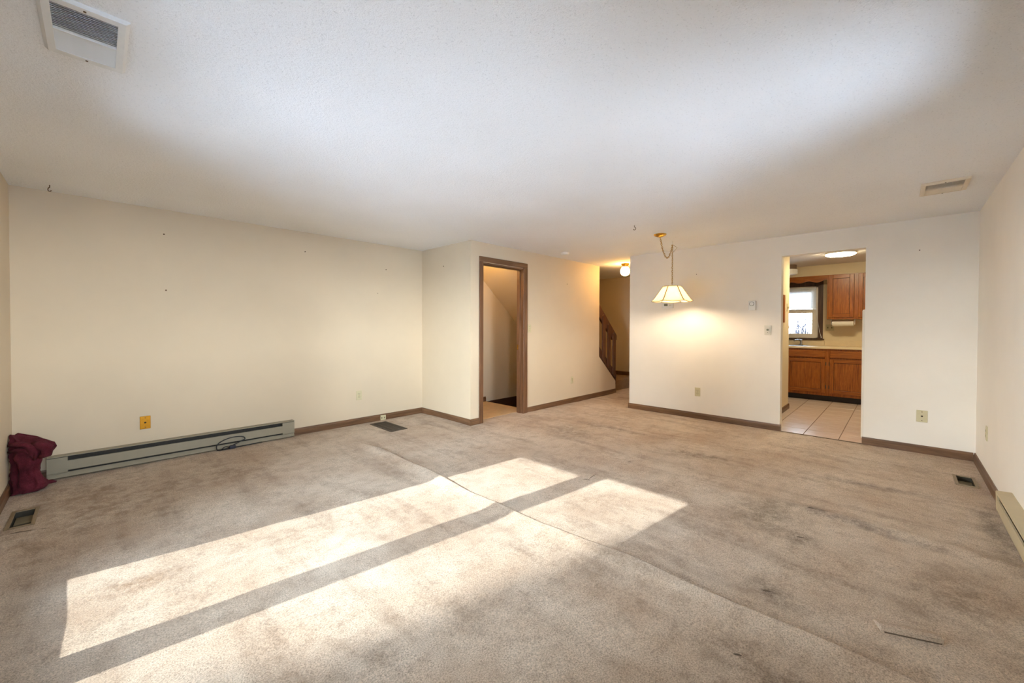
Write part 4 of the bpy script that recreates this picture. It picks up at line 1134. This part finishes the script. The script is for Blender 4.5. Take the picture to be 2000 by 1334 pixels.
added_hedge(-12.0, -12.0, 16.0, 1.0, 0.45)  # evergreen row added out of view to cut low sky light
def shrub(x, y, h, n, label, seed):
    rnd = random.Random(seed)
    t = thing('bare_shrub', (x, y, -0.32), label, 'shrub', 'bare shrubs outside the kitchen window')
    for k in range(n):
        a = rnd.uniform(0, 2*math.pi); sp = rnd.uniform(0.05, 0.45)
        P = [Vector((x+0.04*math.cos(a), y+0.04*math.sin(a), -0.33))]
        hh = h*rnd.uniform(0.7, 1.0)
        for q in range(1, 6):
            f = q/5
            P.append(Vector((x+sp*f*math.cos(a)+rnd.uniform(-0.03, 0.03), y+sp*f*math.sin(a)+rnd.uniform(-0.03, 0.03), -0.33+hh*f)))
        s = MB(); s.tube(P, [0.026*(1-0.7*i/5) for i in range(6)], 5); 
        for q in range(3):
            b = P[2+q]; c = rnd.uniform(0, 6.28)
            s.tube([b, b+Vector((0.12*math.cos(c), 0.12*math.sin(c), 0.14)), b+Vector((0.16*math.cos(c), 0.16*math.sin(c), 0.30))], [0.012, 0.009, 0.005], 4)
        s.build('stem', m_twig, t)
shrub(12.2, 2.05, 1.95, 9, 'leftmost bare shrub outside the kitchen window', 1)
shrub(12.8, 1.88, 2.00, 8, 'middle bare shrub outside the kitchen window', 2)
shrub(12.4, 1.62, 1.85, 8, 'right bare shrub outside the kitchen window', 3)
def bare_tree(x, y, h, label, seed):
    rnd = random.Random(seed); t = thing('bare_tree', (x, y, -0.32), label, 'tree')
    MB().tube([(x, y, -0.33), (x+0.03, y, h*0.5), (x, y+0.05, h)], [0.10, 0.08, 0.03], 8).build('trunk', m_twig, t, smooth=True)
    for k in range(16):
        z = h*(0.28+0.04*k); a = rnd.uniform(0, 6.28); l = rnd.uniform(0.9, 1.8)
        P = [Vector((x, y, z)), Vector((x+l*0.5*math.cos(a), y+l*0.5*math.sin(a), z+0.25)), Vector((x+l*math.cos(a), y+l*math.sin(a), z+0.35+rnd.uniform(-0.5, 0.4)))]
        s = MB(); s.tube(P, [0.03, 0.018, 0.006], 5)
        for q in range(5):
            b = P[0].lerp(P[2], 0.35+0.13*q); c = rnd.uniform(0, 6.28)
            s.tube([b, b+Vector((0.25*math.cos(c), 0.25*math.sin(c), rnd.uniform(-0.3, 0.25)))], [0.008, 0.003], 4)
        s.build('branch', m_twig, t)
bare_tree(15.5, 1.05, 3.6, 'bare tree far outside the kitchen window', 5)
def spruce(x, y, h, label):
    rnd = random.Random(11); t = thing('spruce_tree', (x, y, -0.32), label, 'tree')
    MB().tube([(x, y, -0.33), (x, y, h*0.6), (x, y, h)], [0.22, 0.12, 0.01], 8).build('trunk', m_bark, t, smooth=True)
    fo = MB(); z = 1.2
    while z < h-0.05:
        R = (h-z)*0.40+0.05; n = 9
        for k in range(n):
            a = 2*math.pi*k/n+rnd.uniform(-0.3, 0.3); r = R*rnd.uniform(0.75, 1.05); w = 0.10+0.10*r
            d = Vector((math.cos(a), math.sin(a), 0)); s = Vector((-math.sin(a), math.cos(a), 0))
            P0 = Vector((x, y, z)); tip = P0+d*r+Vector((0, 0, -0.25*r)); m = P0+d*r*0.55+Vector((0, 0, -0.10*r))
            vs_ = [fo.bm.verts.new(q) for q in (P0+Vector((0, 0, 0.06)), m+s*w+Vector((0, 0, -0.05)), tip, m-s*w+Vector((0, 0, -0.05)), m+Vector((0, 0, 0.10+0.04*r)), m-Vector((0, 0, 0.16+0.04*r)))]
            for (i, j) in ((0, 1), (1, 2), (2, 3), (3, 0)):
                fo.bm.faces.new((vs_[i], vs_[j], vs_[4])); fo.bm.faces.new((vs_[j], vs_[i], vs_[5]))
        z += 0.16+0.16*(h-z)/h
    o = fo.build('foliage', m_needle, t); o['kind'] = 'stuff'
SL = 18.0
spruce(-0.52-SL, 1.20+0.114*SL, 2.15+0.56*SL, 'tall spruce standing far outside the patio door')
